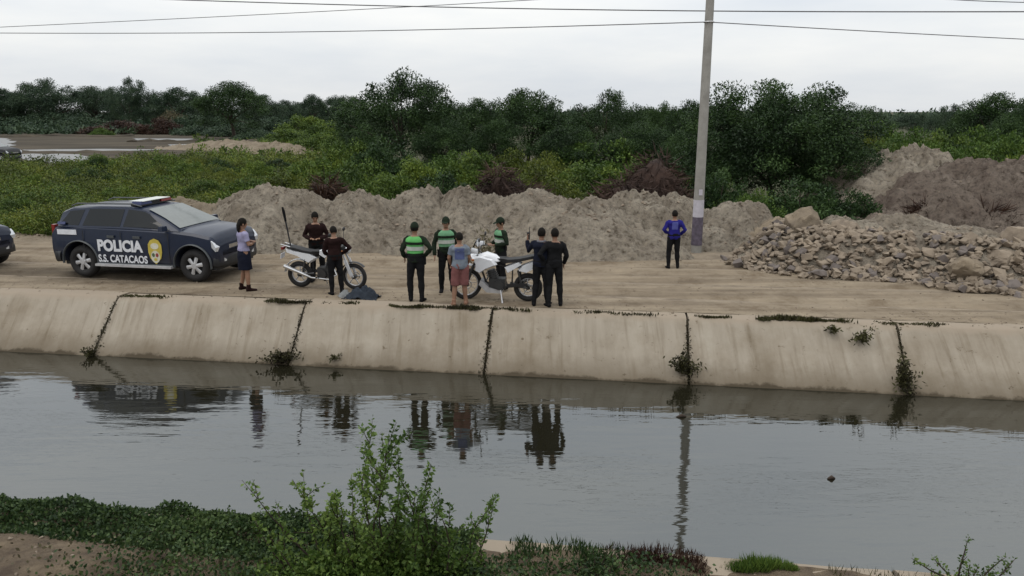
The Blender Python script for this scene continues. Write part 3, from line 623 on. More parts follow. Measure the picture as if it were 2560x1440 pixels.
def tree_proto(seed, h, w, nclus, nleaf, leaf, trunk_h=.32, umbrella=.5, skirt=.3, wisps=30):
    """builds trunk and crown meshes; returns (trunk mesh, crown mesh, h, w)"""
    g = np.random.default_rng(seed); rr = random.Random(seed); tm = MB(); fo_ = Fol(); Rw = w / 2
    lean = Vector((rr.uniform(-.5, .5), rr.uniform(-.5, .5), 0)) * h * .12
    top = Vector((lean.x, lean.y, h * trunk_h)); r0 = h * .028
    tm.tube([(0, 0, -.2), tuple(top * .35 + Vector((.1 * rr.random(), 0, 0))), tuple(top * .7), tuple(top)], [r0 * 1.3, r0, r0 * .9, r0 * .85], 8)
    cents = []
    lob = [rr.uniform(0, 6.28) for _ in range(3)]
    for k in range(nclus):
        a = rr.uniform(0, 6.28); q = math.sqrt(rr.random())
        Rk = Rw * (1 + .16 * math.sin(2 * a + lob[0]) + .12 * math.sin(3 * a + lob[1]) + .08 * math.sin(5 * a + lob[2]))
        r = q * Rk * .92
        zt = h * ((1 - umbrella) + umbrella * math.sqrt(max(0, 1 - (r / (Rk * 1.02)) ** 2))) * (1 + .07 * math.sin(3.1 * r + a * 2 + lob[0])) - h * .05
        if rr.random() < skirt: z = zt * rr.uniform(.28, .85)
        else: z = zt - h * .22 * rr.random() ** 1.6
        cents.append((Vector((r * math.cos(a) + lean.x * .6, r * math.sin(a) + lean.y * .6, max(z, h * .12))), q))
    limbs = [rr.choice(cents)[0] for _ in range(9)]
    for c in limbs:
        mid = top.lerp(c, .5) + Vector((rr.gauss(0, .2), rr.gauss(0, .2), rr.uniform(-.1, .35))) * h * .06
        tm.tube([tuple(top * .9), tuple(top.lerp(mid, .5)), tuple(mid), tuple(c)], [r0 * .6, r0 * .45, r0 * .3, r0 * .10], 6)
    for c, q in cents:
        rad = h * rr.uniform(.075, .15); n = int(nleaf * (rad / (h * .11)) ** 2)
        P = g.normal(size=(n, 3)); P = unit(P) * (g.random((n, 1)) ** .45) * np.array([[rad * 1.25, rad * 1.25, rad * .72]]) + np.array(c)
        out = unit(P - np.array([[lean.x, lean.y, h * .35]]))
        ax = unit(out * .7 + np.array([[0, 0, -.25]]))
        V, Fq = leafquads(P, leaf * g.uniform(.6, 1.5, n), leaf * .22 * g.uniform(.7, 1.4, n), g, ax, .45); fo_.add(V, Fq, g.random(n) * .7 + rr.random() * .3)
    for k in range(wisps):                                       # loose shoots along the outline
        c, q = max((rr.choice(cents) for _ in range(3)), key=lambda t: t[0].z + t[1] * h * .25)
        d = Vector((c.x * 1.1, c.y * 1.1, h * .2 + abs(rr.gauss(0, .16)) * h)).normalized(); L = h * rr.uniform(.05, .15); pts = []
        for i in range(7): pts.append(c + d * L * i / 6 + Vector((0, 0, -.25 * L * (i / 6) ** 2)))
        n = 34; t = g.random(n); P = np.array([tuple(c + d * L * x + Vector((0, 0, -.25 * L * x * x))) for x in t]) + g.normal(size=(n, 3)) * leaf * .35
        V, Fq = leafquads(P, leaf * g.uniform(.5, 1.1, n), leaf * .2, g, np.array([tuple(d)]) * np.ones((n, 1)), .5); fo_.add(V, Fq, g.random(n))
    to = tm.build('trunk', 'bark', None, 180); co_ = fo_.build('crown', 'leaf_tree')
    a, b = to.data, co_.data
    bpy.data.objects.remove(to); bpy.data.objects.remove(co_)
    return a, b, h, w
PROTO = [tree_proto(1, 6, 7.5, 125, 210, .16, .28, .50, .42), tree_proto(2, 6, 6.5, 115, 210, .16, .30, .45, .45), tree_proto(3, 6, 6.5, 100, 210, .16, .34, .55, .3), tree_proto(4, 6, 8.5, 130, 210, .16, .25, .60, .45),
         tree_proto(5, 6, 7.0, 120, 200, .16, .3, .45, .5)]
def mesh_variant(me, mat):
    c = me.copy(); c.materials.clear(); c.materials.append(M[mat]); return c
FARC = [mesh_variant(p[1], 'leaf_far_haze') for p in PROTO]
def tree(px, topy, Y, wpx, k, label, name='thorn_tree', group=None, far=False, rz=None, cat='tree'):
    t = at(px, topy, Y); tm_, cm_, h, w = PROTO[k]; W = wpx / F * Y / CP
    e = thing(name, label, cat, (t.x, Y, -.02), rz if rz is not None else rnd.uniform(0, 6.28), group)
    sx = W / w / 1.05; sz = t.z / h / 1.03; e.scale = (sx, sx, sz)
    for nm, me, mt in (('trunk', tm_, None), ('crown', FARC[k] if far else cm_, None)):
        o = bpy.data.objects.new(nm, me); col.objects.link(o); o.parent = e
    return e
# the thicket of big trees behind the soil heaps
big = tree_proto(21, 5.0, 7.2, 170, 300, .12, .2, .46, .55, 60)
PROTO.append(big); FARC.append(big[1])
tree(1955, 205, 31.5, 430, 5, 'largest dense dark thorn tree, right behind the pole and stone heap', rz=.4)
tree(1870, 300, 33.0, 260, 1, 'low dark tree filling in between pole and the largest tree', rz=2)
tree(2090, 330, 30.5, 250, 4, 'dark drooping tree with foliage to the ground beside the red brown mound', rz=1)
tree(1010, 186, 48, 290, 0, 'tall broad dark thorn tree with feathery top shoots, tallest of the thicket', rz=.3)
tree(1320, 224, 47, 210, 2, 'dark thorn tree with a pointed spiky top in the middle of the thicket', rz=2.2)
tree(1510, 232, 50, 210, 3, 'dark thorn tree with a small dome between spiky top tree and the pole', rz=1.2)
for px, ty, Y, w, k in ((885, 246, 62, 90, 1), (1120, 252, 58, 130, 4), (1195, 246, 60, 120, 2), (1240, 300, 44, 150, 1), (1420, 280, 52, 130, 4), (1610, 268, 55, 120, 1), (1660, 262, 52, 120, 0), (1730, 252, 45, 130, 2), (1100, 300, 45, 160, 4), (1420, 315, 43, 170, 1), (1600, 310, 43, 190, 4), (930, 300, 55, 130, 4), (1720, 330, 38, 150, 3)):
    tree(px, ty, Y, w, k, 'smaller dark thorn tree filling the thicket between the taller crowns', 'thorn_tree', 'smaller trees of the thicket behind the soil heaps')
tree(2130, 262, 58, 190, 4, 'rounded dark tree rising just behind the largest tree', far=False)
tree(2295, 284, 120, 110, 1, 'far bluish rounded tree above the gap in the tree line', far=True)
tree(2385, 264, 90, 110, 3, 'far tree standing beside the clump on the grassy rise', far=True)
tree(2495, 233, 55, 170, 2, 'dark tree with a knobbly top rising from the grassy clump'); tree(2590, 262, 50, 190, 0, 'broad dark tree at the outer end of the grassy clump'); tree(2430, 285, 60, 140, 1, 'low dark tree in front of the knobbly topped tree')
# far row beyond the pond
tree(575, 204, 105, 165, 2, 'dark tree with bare lower trunk standing on the sandy spit by the pond', rz=.5)
tree(320, 199, 150, 120, 3, 'flat topped tree with a slanting crown in the far row beyond the pond', far=True, rz=.2)
tree(110, 201, 150, 170, 0, 'broad domed tree, widest of the far row beyond the pond', far=True)
for px, ty, Y, w, k in ((15, 222, 150, 110, 1), (60, 232, 160, 120, 4), (225, 216, 155, 130, 2), (270, 225, 165, 110, 4), (440, 219, 150, 120, 2), (395, 246, 170, 110, 1), (500, 245, 160, 120, 4), (650, 236, 150, 110, 1), (700, 252, 190, 110, 3), (745, 256, 210, 110, 0), (780, 236, 170, 62, 2), (828, 241, 180, 80, 4), (865, 240, 160, 80, 1), (-40, 225, 150, 130, 3)):
    tree(px, ty, Y, w, k, 'dark tree in the far row beyond the muddy pond', 'far_tree', 'far row of trees beyond the pond', True)

# shrubs and thickets
def shrub_proto(seed, nclus, nleaf, leaf, mat):
    g = np.random.default_rng(seed); rr = random.Random(seed); f = Fol(); st = MB()
    for k in range(nclus):
        a = rr.uniform(0, 6.28); r = math.sqrt(rr.random()); z = (1 - r * r * .8) * rr.uniform(.25, .95) * .92; c = np.array([math.cos(a) * r * .9, math.sin(a) * r * .9, z]); n = nleaf
        rad = rr.uniform(.10, .24); P = unit(g.normal(size=(n, 3))) * g.random((n, 1)) ** .5 * np.array([[rad * 1.2, rad * 1.2, rad]]) + c
        P[:, 2] = np.maximum(P[:, 2], .01)
        ax = unit(P * np.array([[1, 1, .6]]) + np.array([[0, 0, .5]])); V, Fq = leafquads(P, leaf * g.uniform(.6, 1.5, n), leaf * .28, g, ax, .45); f.add(V, Fq, g.random(n) * .65 + rr.random() * .35)
        if k % 4 == 0: st.tube([(0, 0, -.05), tuple(c * .5), tuple(c)], [.02, .014, .005], 5)
    s = st.build('stems', 'twig', None, 180); o = f.build('foliage', mat); a, b = s.data, o.data; bpy.data.objects.remove(s); bpy.data.objects.remove(o); return a, b
SH = [shrub_proto(31 + i, 95, 90, .065, m_) for i, m_ in enumerate(('leaf_shrub', 'leaf_olive', 'leaf_grass', 'leaf_tree', 'leaf_red', 'leaf_tan', 'leaf_far_haze'))]
def shrub(px, topy, Y, wpx, k, label, group=None, name='shrub', hmin=.5):
    t = at(px, topy, Y); w = wpx / F * Y / CP / 2; e = thing(name, label, 'shrub', (t.x, Y, -.05), rnd.uniform(0, 6.28), group); e.scale = (w, w, max(hmin, t.z + .05))
    for nm, me in (('stems', SH[k][0]), ('foliage', SH[k][1])): o = bpy.data.objects.new(nm, me); col.objects.link(o); o.parent = e
    return e
G1 = 'green shrubs of the thicket floor'; L1 = 'green shrub growing between the soil heaps and the dark thicket'
for px, ty, Y, w, k in ((870, 345, 42, 190, 0), (960, 340, 40, 230, 3), (1040, 390, 34, 200, 0), (1130, 375, 40, 190, 2), (1190, 372, 38, 190, 0), (1290, 365, 40, 200, 1), (1380, 372, 38, 190, 1), (1450, 352, 42, 220, 2), (1560, 345, 42, 230, 2), (1350, 405, 32, 240, 1), (1480, 400, 33, 250, 0), (1590, 400, 33, 170, 2), (900, 395, 33, 230, 0), (780, 390, 35, 210, 0), (1100, 425, 30, 200, 3), (980, 430, 29.5, 200, 0), (1400, 440, 28.5, 250, 1), (1240, 440, 28.5, 120, 3), (840, 440, 29, 180, 0), (700, 420, 32, 240, 1), (620, 440, 29, 220, 0)):
    shrub(px, ty, Y, w, k, {0: 'mid green', 1: 'yellowish olive', 2: 'bright green', 3: 'very dark green'}[k] + ' shrub growing between the soil heaps and the dark thicket', G1)
KL = {0: 'mid green', 1: 'yellowish olive', 2: 'bright green', 3: 'very dark green', 6: 'dull grey green'}
for i in range(46):
    px = rnd.uniform(-80, 760); py = rnd.uniform(425, 560 if px < 420 else 500); q = gp(px, py); k = rnd.choice((0, 1, 1, 0, 3))
    shrub(px, py - rnd.uniform(22, 58), q.y, rnd.uniform(90, 190) * 24 / q.y * 1.2, k, KL[k] + ' low bush in the overgrown field by the pond', 'low bushes in the field by the pond', hmin=.35)
shrub(1895, 470, 25.2, 170, 2, 'low bright green shrub under the largest tree, on the rounded mound beside the pole')
shrub(1800, 420, 28, 200, 3, 'dark shrub hugging the foot of the largest tree behind the pole'); shrub(2010, 440, 26.5, 260, 3, 'dark shrub in front of the largest tree above the ochre block'); shrub(2130, 470, 26.5, 190, 3, 'dark shrub filling the hollow below the drooping tree')
shrub(300, 300, 128, 190, 4, 'reddish brown bush on the far shore of the pond'); shrub(400, 292, 125, 120, 4, 'smaller reddish bush beside the pale tan bush across the pond'); shrub(430, 272, 140, 90, 5, 'pale tan dry bush across the pond'); shrub(250, 318, 118, 60, 2, 'small green bush on the dark far shore of the pond')
for px, ty, Y, w, k in ((30, 285, 145, 190, 6), (130, 275, 145, 170, 6), (210, 280, 140, 150, 6), (500, 275, 135, 170, 6), (590, 300, 115, 150, 6), (680, 285, 125, 170, 6), (760, 285, 120, 150, 0), (820, 300, 95, 150, 0), (640, 320, 100, 120, 6), (720, 320, 95, 140, 0), (500, 305, 120, 130, 6), (800, 330, 75, 160, 0), (870, 320, 70, 140, 0)):
    shrub(px, ty, Y, w, k, KL[k] + ' bush in the far belt between the pond and the tree row', 'bushes of the far belt by the pond')
for px, ty, Y, w, k in ((2200, 300, 55, 170, 2), (2290, 315, 50, 190, 2), (2370, 322, 46, 190, 0), (2450, 312, 48, 200, 2), (2540, 325, 44, 200, 2), (2230, 345, 40, 190, 0), (2330, 350, 40, 180, 2), (2180, 310, 45, 130, 1), (2600, 345, 40, 190, 0), (2440, 350, 40, 200, 2)):
    shrub(px, ty, Y, w, k, KL[k] + ' leafy shrub on the rise behind the red brown mound', 'shrubs on the grassy rise')

# undergrowth nobody could count: left field, thicket floor, grassy rise, far woodland
def field(name, mat, n, sampler, leaf, label, hfun, per=72, cat='undergrowth', upright=.12):
    g = np.random.default_rng(len(name) * 7 + n); f = Fol()
    for k in range(n):
        x, y = sampler(g); h = hfun(x, y) * g.uniform(.6, 1.25); rad = h * g.uniform(.5, 1.0); m = per
        P = unit(g.normal(size=(m, 3))) * g.random((m, 1)) ** .5 * np.array([[rad, rad, h * .55]]) + np.array([[x, y, h * .45]]); P[:, 2] = np.maximum(P[:, 2], 0)
        lf = leaf(y); ax = np.array([[0, 0, 1.0]]) * np.ones((m, 1)); V, Fq = leafquads(P, lf * g.uniform(.6, 1.6, m), lf * .25, g, ax, upright); f.add(V, Fq, g.random(m) * .6 + g.random() * .4)
    o = f.build(name, mat); return tag(o, label, cat, None, 'stuff')
def in_left(g):
    while True:
        py = 392 + (596 - 392) * g.random() ** .8; px = g.uniform(-620, 960)
        lim = 590 if px < 420 else 590 - (px - 420) * .30
        top = 412 if px < 260 else (412 - (px - 260) * .16 if px < 500 else 374 + (px - 500) * .02)
        if py > lim or py < top: continue
        p = gp(px, py); return p.x, p.y
field('undergrowth', 'leaf_olive', 3300, in_left, lambda y: .045 + y * .0018, 'tangled olive green undergrowth covering the field by the pond', lambda x, y: .35 + .35 * (.5 + fbm((x, y, 0), .25)) + .004 * y)
field('undergrowth', 'leaf_shrub', 2000, in_left, lambda y: .045 + y * .0018, 'darker green bushes mixed through the field by the pond', lambda x, y: .3 + .9 * max(0, fbm((x, y, 5), .3)) + .004 * y)
def in_mid(g):
    while True:
        px = g.uniform(820, 1800); Y = g.uniform(25.5, 46); return (px - 1280) / F * Y / CP, Y
field('undergrowth', 'leaf_shrub', 1100, in_mid, lambda y: .045 + y * .0018, 'mixed green undergrowth at the foot of the dark thicket', lambda x, y: .45 + .5 * (.5 + fbm((x, y, 2), .3)))
def in_right(g):
    px = g.uniform(2130, 2800); Y = g.uniform(31, 75); return (px - 1280) / F * Y / CP, Y
field('tall_grass', 'leaf_grass', 1100, in_right, lambda y: .12 + y * .0025, 'tall fresh green grass covering the rise behind the mounds', lambda x, y: .6 + .5 * (.5 + fbm((x, y, 2), .3)), cat='grass', upright=.7)
def in_far(g):
    Y = g.uniform(170, 330); return g.uniform(-1.2, 1.0) * Y, Y
field('far_woodland', 'leaf_far_haze', 1300, in_far, lambda y: 1.2, 'far off belt of dark woodland along the horizon', lambda x, y: 3.1 + 1.0 * fbm((x, y, 1), .02), 60, 'woodland')
def in_shore(g):
    px = g.uniform(-1300, 900); Y = g.uniform(122, 175); return (px - 1280) / F * Y / CP, Y
field('undergrowth', 'leaf_far_haze', 1300, in_shore, lambda y: .6, 'dull green scrub along the far shore of the pond', lambda x, y: 1.3 + 1.0 * fbm((x, y, 4), .06), 50)
def in_spit(g):
    px = g.uniform(480, 900); py = g.uniform(338, 395); p = gp(px, py); return p.x, p.y
field('undergrowth', 'leaf_shrub', 160, in_spit, lambda y: .3, 'sparse weeds on the sandy spit by the pond', lambda x, y: .5, 30)

def brush(px, topy, Y, wpx, seed, label, red=False):
    t = at(px, topy, Y); w = wpx / F * Y / CP / 2; g = np.random.default_rng(seed); n = 2600
    a = g.uniform(0, 6.28, n); r = np.sqrt(g.random(n)); z = (1 - r ** 1.8) * g.random(n) ** .4 * t.z
    P = np.stack([np.cos(a) * r * w, np.sin(a) * r * w * .7, z], 1); ax = unit(np.stack([np.cos(a) * .6, np.sin(a) * .6, -.2 + g.normal(size=n) * .5], 1))
    V, Fq = leafquads(P, g.uniform(.25, .7, n), g.uniform(.012, .03, n), g, ax, .55)
    e = thing('brush_heap', label, 'brush heap', (t.x, Y, 0)); quads('dead_branches', V, Fq, 'leaf_red' if red else 'dry_brush', e, g.random(n))
    c = MB(); c.ball((0, 0, 0), (w * .8, w * .5, t.z * .8), 16, 10)
    c.v = [tuple(Vector(p) * (1 + .25 * fbm((p[0] + seed, p[1], p[2]), .9))) for p in c.v]; c.build('packed_core', 'dry_brush', e, 180)
brush(1640, 376, 27.2, 210, 1, 'largest dark brown heap of dead brush, close beside the pole'); brush(1560, 440, 26.2, 200, 2, 'low dark brown brush heap leaning on the largest brush heap')
brush(1245, 408, 27.0, 130, 3, 'dark brown brush heap standing alone in the green thicket floor'); brush(1320, 455, 26.2, 190, 4, 'flat brown brush heap just behind the middle soil heaps')
brush(815, 442, 26.5, 110, 5, 'rusty red brown brush heap behind the police officers soil bank', True); brush(2330, 510, 25.2, 130, 6, 'dark rusty tangle of roots under the red brown mound', True); brush(2470, 520, 24.8, 150, 7, 'reddish tangle of dead roots spilling down the red brown mound', True)

# ------------------------------------------------------------------ near bank plants
def near_bush(base, spec, label, name='leafy_bush', leaf=.05, seed=5, mat='leaf_bush', skirt=None):
    g = np.random.default_rng(seed); rr = random.Random(seed); e = thing(name, label, 'bush', base); st = MB(); f = Fol()
    def shoot(p0, d, L, r, dens, depth):
        n = max(5, int(L / .10)); pts = [Vector(p0)]; d = Vector(d).normalized()
        for i in range(n):
            d = (d + Vector((rr.gauss(0, .10), rr.gauss(0, .10), rr.gauss(.01, .07) - (.03 if depth else .0)))).normalized(); pts.append(pts[-1] + d * L / n)
        st.tube([tuple(p) for p in pts], [r * (1 - .85 * i / n) for i in range(n + 1)], 5)
        m = int(L * dens * 2.6); P = []; A = []
        for j in range(m):
            t = (rr.random() ** .85) * n; i = min(int(t), n - 1); q = pts[i].lerp(pts[i + 1], t - i); sdv = Vector((rr.gauss(0, 1), rr.gauss(0, 1), rr.gauss(.35, .7))).normalized(); P.append(tuple(q + sdv * rr.uniform(0, .02))); A.append(tuple(sdv))
        if m:
            P = np.array(P); A = np.array(A); tt = g.uniform(.45, 1.25, m); V, Fq = leafquads(P, leaf * 1.25 * tt, leaf * .36 * tt, g, A, .75, True); f.add(V, Fq, np.repeat(g.random(m) * .8 + .2 * rr.random(), 2))
        if depth < 2:
            for j in range(int(L * (4.2 if depth == 0 else 3.0))):
                t = rr.uniform(.15, .95) * n; i = min(int(t), n - 1); dd = (pts[i + 1] - pts[i]).normalized(); sdv = Vector((rr.gauss(0, 1), rr.gauss(0, 1), rr.gauss(.25, .6))).normalized()
                shoot(pts[i], dd * .75 + sdv * .65, L * rr.uniform(.16, .36) * (1.1 - .45 * t / n), r * .5, dens, depth + 1)
    for (x0, dx, dy, h, L, dens) in spec:
        shoot((x0, rr.gauss(0, .08), 0), (dx, dy, h), L, .011, dens, 0)
    if skirt:
        for (n, sx, sy, sz, cx) in skirt:
            P = unit(g.normal(size=(n, 3))) * g.random((n, 1)) ** .45 * np.array([[sx, sy, sz]]); P[:, 2] = np.abs(P[:, 2]); P[:, 0] += cx
            keep = g.random(n) > .0; P = P[keep]; m = len(P); tt = g.uniform(.5, 1.3, m)
            V, Fq = leafquads(P, leaf * 1.2 * tt, leaf * .36 * tt, g, unit(P + np.array([[0, 0, .3]])), .4, True); f.add(V, Fq, np.repeat(g.random(m), 2))
    st.build('stems', 'twig', e, 180); o = f.build('foliage', mat, e); o['kind'] = 'stuff'; return e
bb = gp(960, 1470); bb = Vector((bb.x, bb.y, .0))
spec = [(0, .02, .05, 1, 1.85, 60), (.05, .06, -.05, 1, 1.6, 64), (-.06, -.05, .1, 1, 1.6, 64), (.10, .10, 0, 1, 1.4, 66), (-.15, -.08, 0, 1, 1.35, 66), (.45, .28, .1, 1, 1.5, 50), (.5, .18, 0, 1, 1.25, 56), (.4, .1, 0, 1, 1.05, 60), (.75, .25, 0, 1, 1.1, 46), (.7, .0, 0, 1, .85, 56), (-.42, -.12, 0, 1, 1.25, 54), (-.5, -.05, 0, 1, .95, 60), (-.3, .05, 0, 1, 1.1, 60),
        (-.6, -.75, .05, .75, 1.35, 30), (-.55, -.55, 0, .8, 1.1, 40), (.9, .35, 0, .9, .85, 46), (.25, .1, -.2, 1, 1.1, 62), (.2, .2, .1, 1, 1.25, 62), (-.2, -.2, .1, 1, 1.2, 62), (-.8, -.35, 0, .9, .75, 50), (-1.0, -.2, 0, 1, .6, 56), (.0, .0, -.2, 1, 1.2, 64), (.6, .5, 0, .9, 1.15, 46), (-.9, -.6, 0, .7, .8, 40), (1.0, .1, 0, 1, .65, 50), (.3, -.1, 0, 1, 1.15, 62)]
spec = [(a * .8, b, c, d, L * .86, n) for a, b, c, d, L, n in spec]
near_bush(bb, spec, 'tall leafy green bush with long loose shoots standing before the water', leaf=.036, seed=5, skirt=[(6500, .80, .36, .46, 0), (4000, .85, .36, .36, .1), (3500, .85, .36, .28, -.45)])
b2 = gp(2410, 1462); near_bush((b2.x, b2.y, 0), [(0, .2, .1, 1, .22, 60), (-.05, -.6, .1, .8, .32, 44), (.05, .9, .05, .55, .42, 40), (.05, 1.1, 0, .4, .35, 50), (0, -.2, 0, 1, .28, 60), (-.1, -.9, 0, .5, .35, 50), (.1, .5, 0, .9, .35, 60), (0, 0, .1, 1, .38, 50)], 'small sprawling green plant on the bare concrete edge', seed=9, leaf=.026, skirt=[(220, .4, .15, .14, 0)])
b3 = gp(1490, 1432); near_bush((b3.x, b3.y, 0), [(0, .1, .1, 1, .30, 60), (0, -.6, .1, .8, .3, 60), (0, .6, .05, .7, .32, 60), (0, -.2, 0, 1, .26, 60)], 'little dark green weed beside the reddish dry grass', seed=12, leaf=.032, mat='leaf_vine', skirt=[(200, .3, .12, .13, 0)])
# vine mat along the near edge of the canal
def strip(name, mat, u0, u1, v0, v1, n, hf, leaf, label, cat='ground cover', seed=3, blade=False, zf=near_z, wf=lambda u: 1, mask=None):
    g = np.random.default_rng(seed); u = g.uniform(u0, u1, n); v = v0 + (v1 - v0) * g.random(n); keep = g.random(n) < np.array([wf(a) for a in u]); u, v = u[keep], v[keep]; n = len(u)
    if mask: keep = np.array([mask(a, b) for a, b in zip(u, v)]); u, v = u[keep], v[keep]; n = len(u)
    h = np.array([hf(a, b) for a, b in zip(u, v)]) * g.random(n) ** .6; P = np.array([tuple(uv(a, b, (zf(a, b)) + c)) for a, b, c in zip(u, v, h)])
    if blade: P = np.array([tuple(uv(a, b, zf(a, b) - .01)) for a, b in zip(u, v)]); V, Fq = leafquads(P, h + .03, np.full(n, leaf), g, np.array([[0, 0, 1.0]]) * np.ones((n, 1)), .68)
    else: V, Fq = leafquads(P, leaf * g.uniform(.6, 1.4, n), leaf * .4, g, np.array([[0, .1, .6]]) * np.ones((n, 1)), .35)
    o = quads(name, V, Fq, mat, None, g.random(n)); return tag(o, label, cat, None, 'stuff')
lumps = lambda u, v: max(.03, .09 + .11 * fbm((u, v * 2, 0), 1.6) + .07 * fbm((u, v, 4), 5)) * (smooth(5.62, 5.95, v))
strip('creeping_vines', 'leaf_vine', -9, -1.2, 5.62, 6.55, 52000, lumps, .036, 'dark green creeping vine mat along the near canal edge', seed=4, zf=lambda u, v: near_z(u, v) if v < 6.25 else near_z(u, 6.2) - (v - 6.25) * .8, wf=lambda u: 1)
strip('ground_cover', 'leaf_vine', -4.6, 1.0, 4.7, 5.9, 17000, lambda u, v: .16 + .16 * fbm((u, v, 8), 1.5), .034, 'green weeds around the foot of the leafy bush', seed=6, wf=lambda u: smooth(-4.8, -3.6, u) * smooth(1.1, .2, u))
strip('ground_cover', 'leaf_tan', -6, .6, 4.8, 5.7, 1500, lambda u, v: .10, .035, 'dry yellowish weeds among the green ones on the near bank', seed=8, wf=lambda u: smooth(-6, -4, u) * .8)
strip('dry_grass', 'leaf_red', -.05, .85, 5.95, 6.30, 1700, lambda u, v: .09 * (1 - ((u - .4) / .5) ** 2) + .02, .004, 'reddish brown dry grass on the near canal edge', 'grass', 10, True, mask=lambda u, v: fbm((u, v, 9), 4) > -.3 + 2.0 * abs(v - 6.14) - .2)
strip('grass_tuft', 'leaf_vine', -.95, .2, 5.95, 6.33, 2000, lambda u, v: .09, .006, 'dark grass and weeds fringing the near canal edge beside the bush', 'grass', 15, True, wf=lambda u: smooth(-1, -.6, u) * smooth(.25, -.2, u) * (.25 + .75 * smooth(-.2, .2, fbm((u, 3, 1), 3))), mask=lambda u, v: fbm((u, v, 6), 4) > -.12 + 2.5 * abs(v - 6.16) - .35)
strip('grass_tuft', 'leaf_grass', 1.0, 1.62, 5.98, 6.28, 3400, lambda u, v: .09 * max(0, 1 - ((u - 1.31) / .33) ** 2) + .015, .004, 'low cushion of green grass on the pale concrete edge', 'grass', 11, True, mask=lambda u, v: ((u - 1.31) / .31) ** 2 + ((v - 6.13) / .14) ** 2 + .9 * fbm((u, v, 2), 5) < .8)
strip('dry_grass', 'leaf_weed', 1.9, 3.2, 5.9, 6.25, 500, lambda u, v: .09, .004, 'dark wispy stubble on the pale concrete edge', 'grass', 12, True, wf=lambda u: .3 + .7 * (fbm((u, 1, 1), 3) > 0))
# weeds along the far lip and in the joints of the lining
def lipstrip(px0, px1, n, h, seed, label, mat='leaf_weed'):
    a, b = to_uv(gp(px0, 760 + (px0 - 1000) * .033))[0], to_uv(gp(px1, 760 + (px1 - 1000) * .033))[0]
    strip('lip_weeds', mat, a, b, 14.36, 14.66, n, lambda u, v: h * max(.15, .55 + .9 * fbm((u, v, seed), 1.8)), .012, label, 'weeds', seed, True, lambda u, v: .012, wf=lambda u: smooth(-.35, .15, fbm((u, seed, 0), 1.1)) * smooth(a, a + .5, u) * smooth(b, b - .5, u), mask=lambda u, v: abs(v - 14.50 - .10 * fbm((u, 2, seed), 1.2)) < .05 + .16 * max(0, fbm((u, v, seed), 3)))
lipstrip(660, 1380, 9000, .085, 21, 'dark olive weeds along the canal lip at the feet of the group'); lipstrip(1720, 2140, 6000, .10, 22, 'brown weeds in a long band on the canal lip')
lipstrip(270, 450, 1500, .07, 23, 'small dark weed patch on the canal lip near the police car'); lipstrip(1420, 1660, 900, .05, 24, 'sparse brown weeds on the bare canal lip'); lipstrip(2150, 2600, 2600, .06, 25, 'thin brown weeds on the lip towards the canal joint plant')
def joint_plant(px, py, w, h, n, seed, label, mat='leaf_weed'):
    p = sp(px, py); g = np.random.default_rng(seed); e = thing('joint_plant', label, 'plant', p); st = MB(); pts = []
    for k in range(14):
        d = Vector((g.normal() * w * .6, -abs(g.normal()) * .08 - .04, abs(g.normal()) * h * .5 + .02)); st.tube([(0, 0, -.02), tuple(d * .6), tuple(d)], [.006, .005, .002], 4); pts.append(d)
    P = np.array([tuple(pts[g.integers(14)] * g.uniform(.3, 1.1)) for _ in range(n)]) + g.normal(size=(n, 3)) * np.array([[w * .22, .03, h * .14]]); P[:, 1] -= .02
    V, Fq = leafquads(P, .065 * g.uniform(.6, 1.5, n), .018, g, np.array([[0, -.3, .2]]) * np.ones((n, 1)), .3); st.build('stems', 'twig', e, 180); o = quads('foliage', V, Fq, mat, e, g.random(n)); return e
joint_plant(708, 897, .26, .30, 520, 1, 'brown green plant rooted at the waterline in a canal joint below the white motorcycle'); joint_plant(233, 884, .12, .12, 160, 2, 'small dark plant at the waterline in the joint below the police car')
joint_plant(1708, 925, .16, .42, 520, 3, 'upright bushy plant in the canal joint below the pole'); joint_plant(2250, 965, .16, .48, 560, 4, 'tall straggly plant in the canal joint below the stone heap'); joint_plant(840, 893, .10, .05, 70, 5, 'tiny tuft on the concrete lining just above the water')
joint_plant(2150, 848, .22, .22, 200, 6, 'withered brown vine trailing down the concrete below the lip weeds'); joint_plant(2080, 824, .14, .07, 110, 7, 'short withered tuft just under the lip weeds')
gj = np.random.default_rng(77); PJ = []
for uj in joints[5:12]:                                   # silt and dead weeds lodged in the joints of the lining
    for k in range(260):
        t = gj.random() ** .7; q = uv(uj + gj.normal() * (.018 + .05 * t * t), LIP - 1.0 * t, -1.0 * t + .012); PJ.append(tuple(q))
PJ = np.array(PJ); VJ, FJ = leafquads(PJ, .05 * gj.uniform(.4, 1.3, len(PJ)), .012, gj, np.array([[0, -.5, .4]]) * np.ones((len(PJ), 1)), .35)
tag(quads('joint_debris', VJ, FJ, 'leaf_weed', None, gj.random(len(PJ)) * .6), 'dark silt and dead weeds lodged in the joints of the concrete lining', 'weeds', None, 'stuff')
ds = thing('dry_weed', 'pale ochre dry weed growing behind the white trail motorcycle', 'weed', gp(1210, 668)); g_ = np.random.default_rng(3)
P_ = np.abs(g_.normal(size=(420, 3))) * np.array([[.16, .12, .42]]) * np.sign(g_.normal(size=(420, 3))); P_[:, 2] = np.abs(P_[:, 2]) * .9; V_, F_ = leafquads(P_, .13 * g_.uniform(.6, 1.3, 420), .02, g_, np.array([[0, 0, 1.0]]) * np.ones((420, 1)), .4); quads('foliage', V_, F_, 'leaf_tan', ds, g_.random(420))

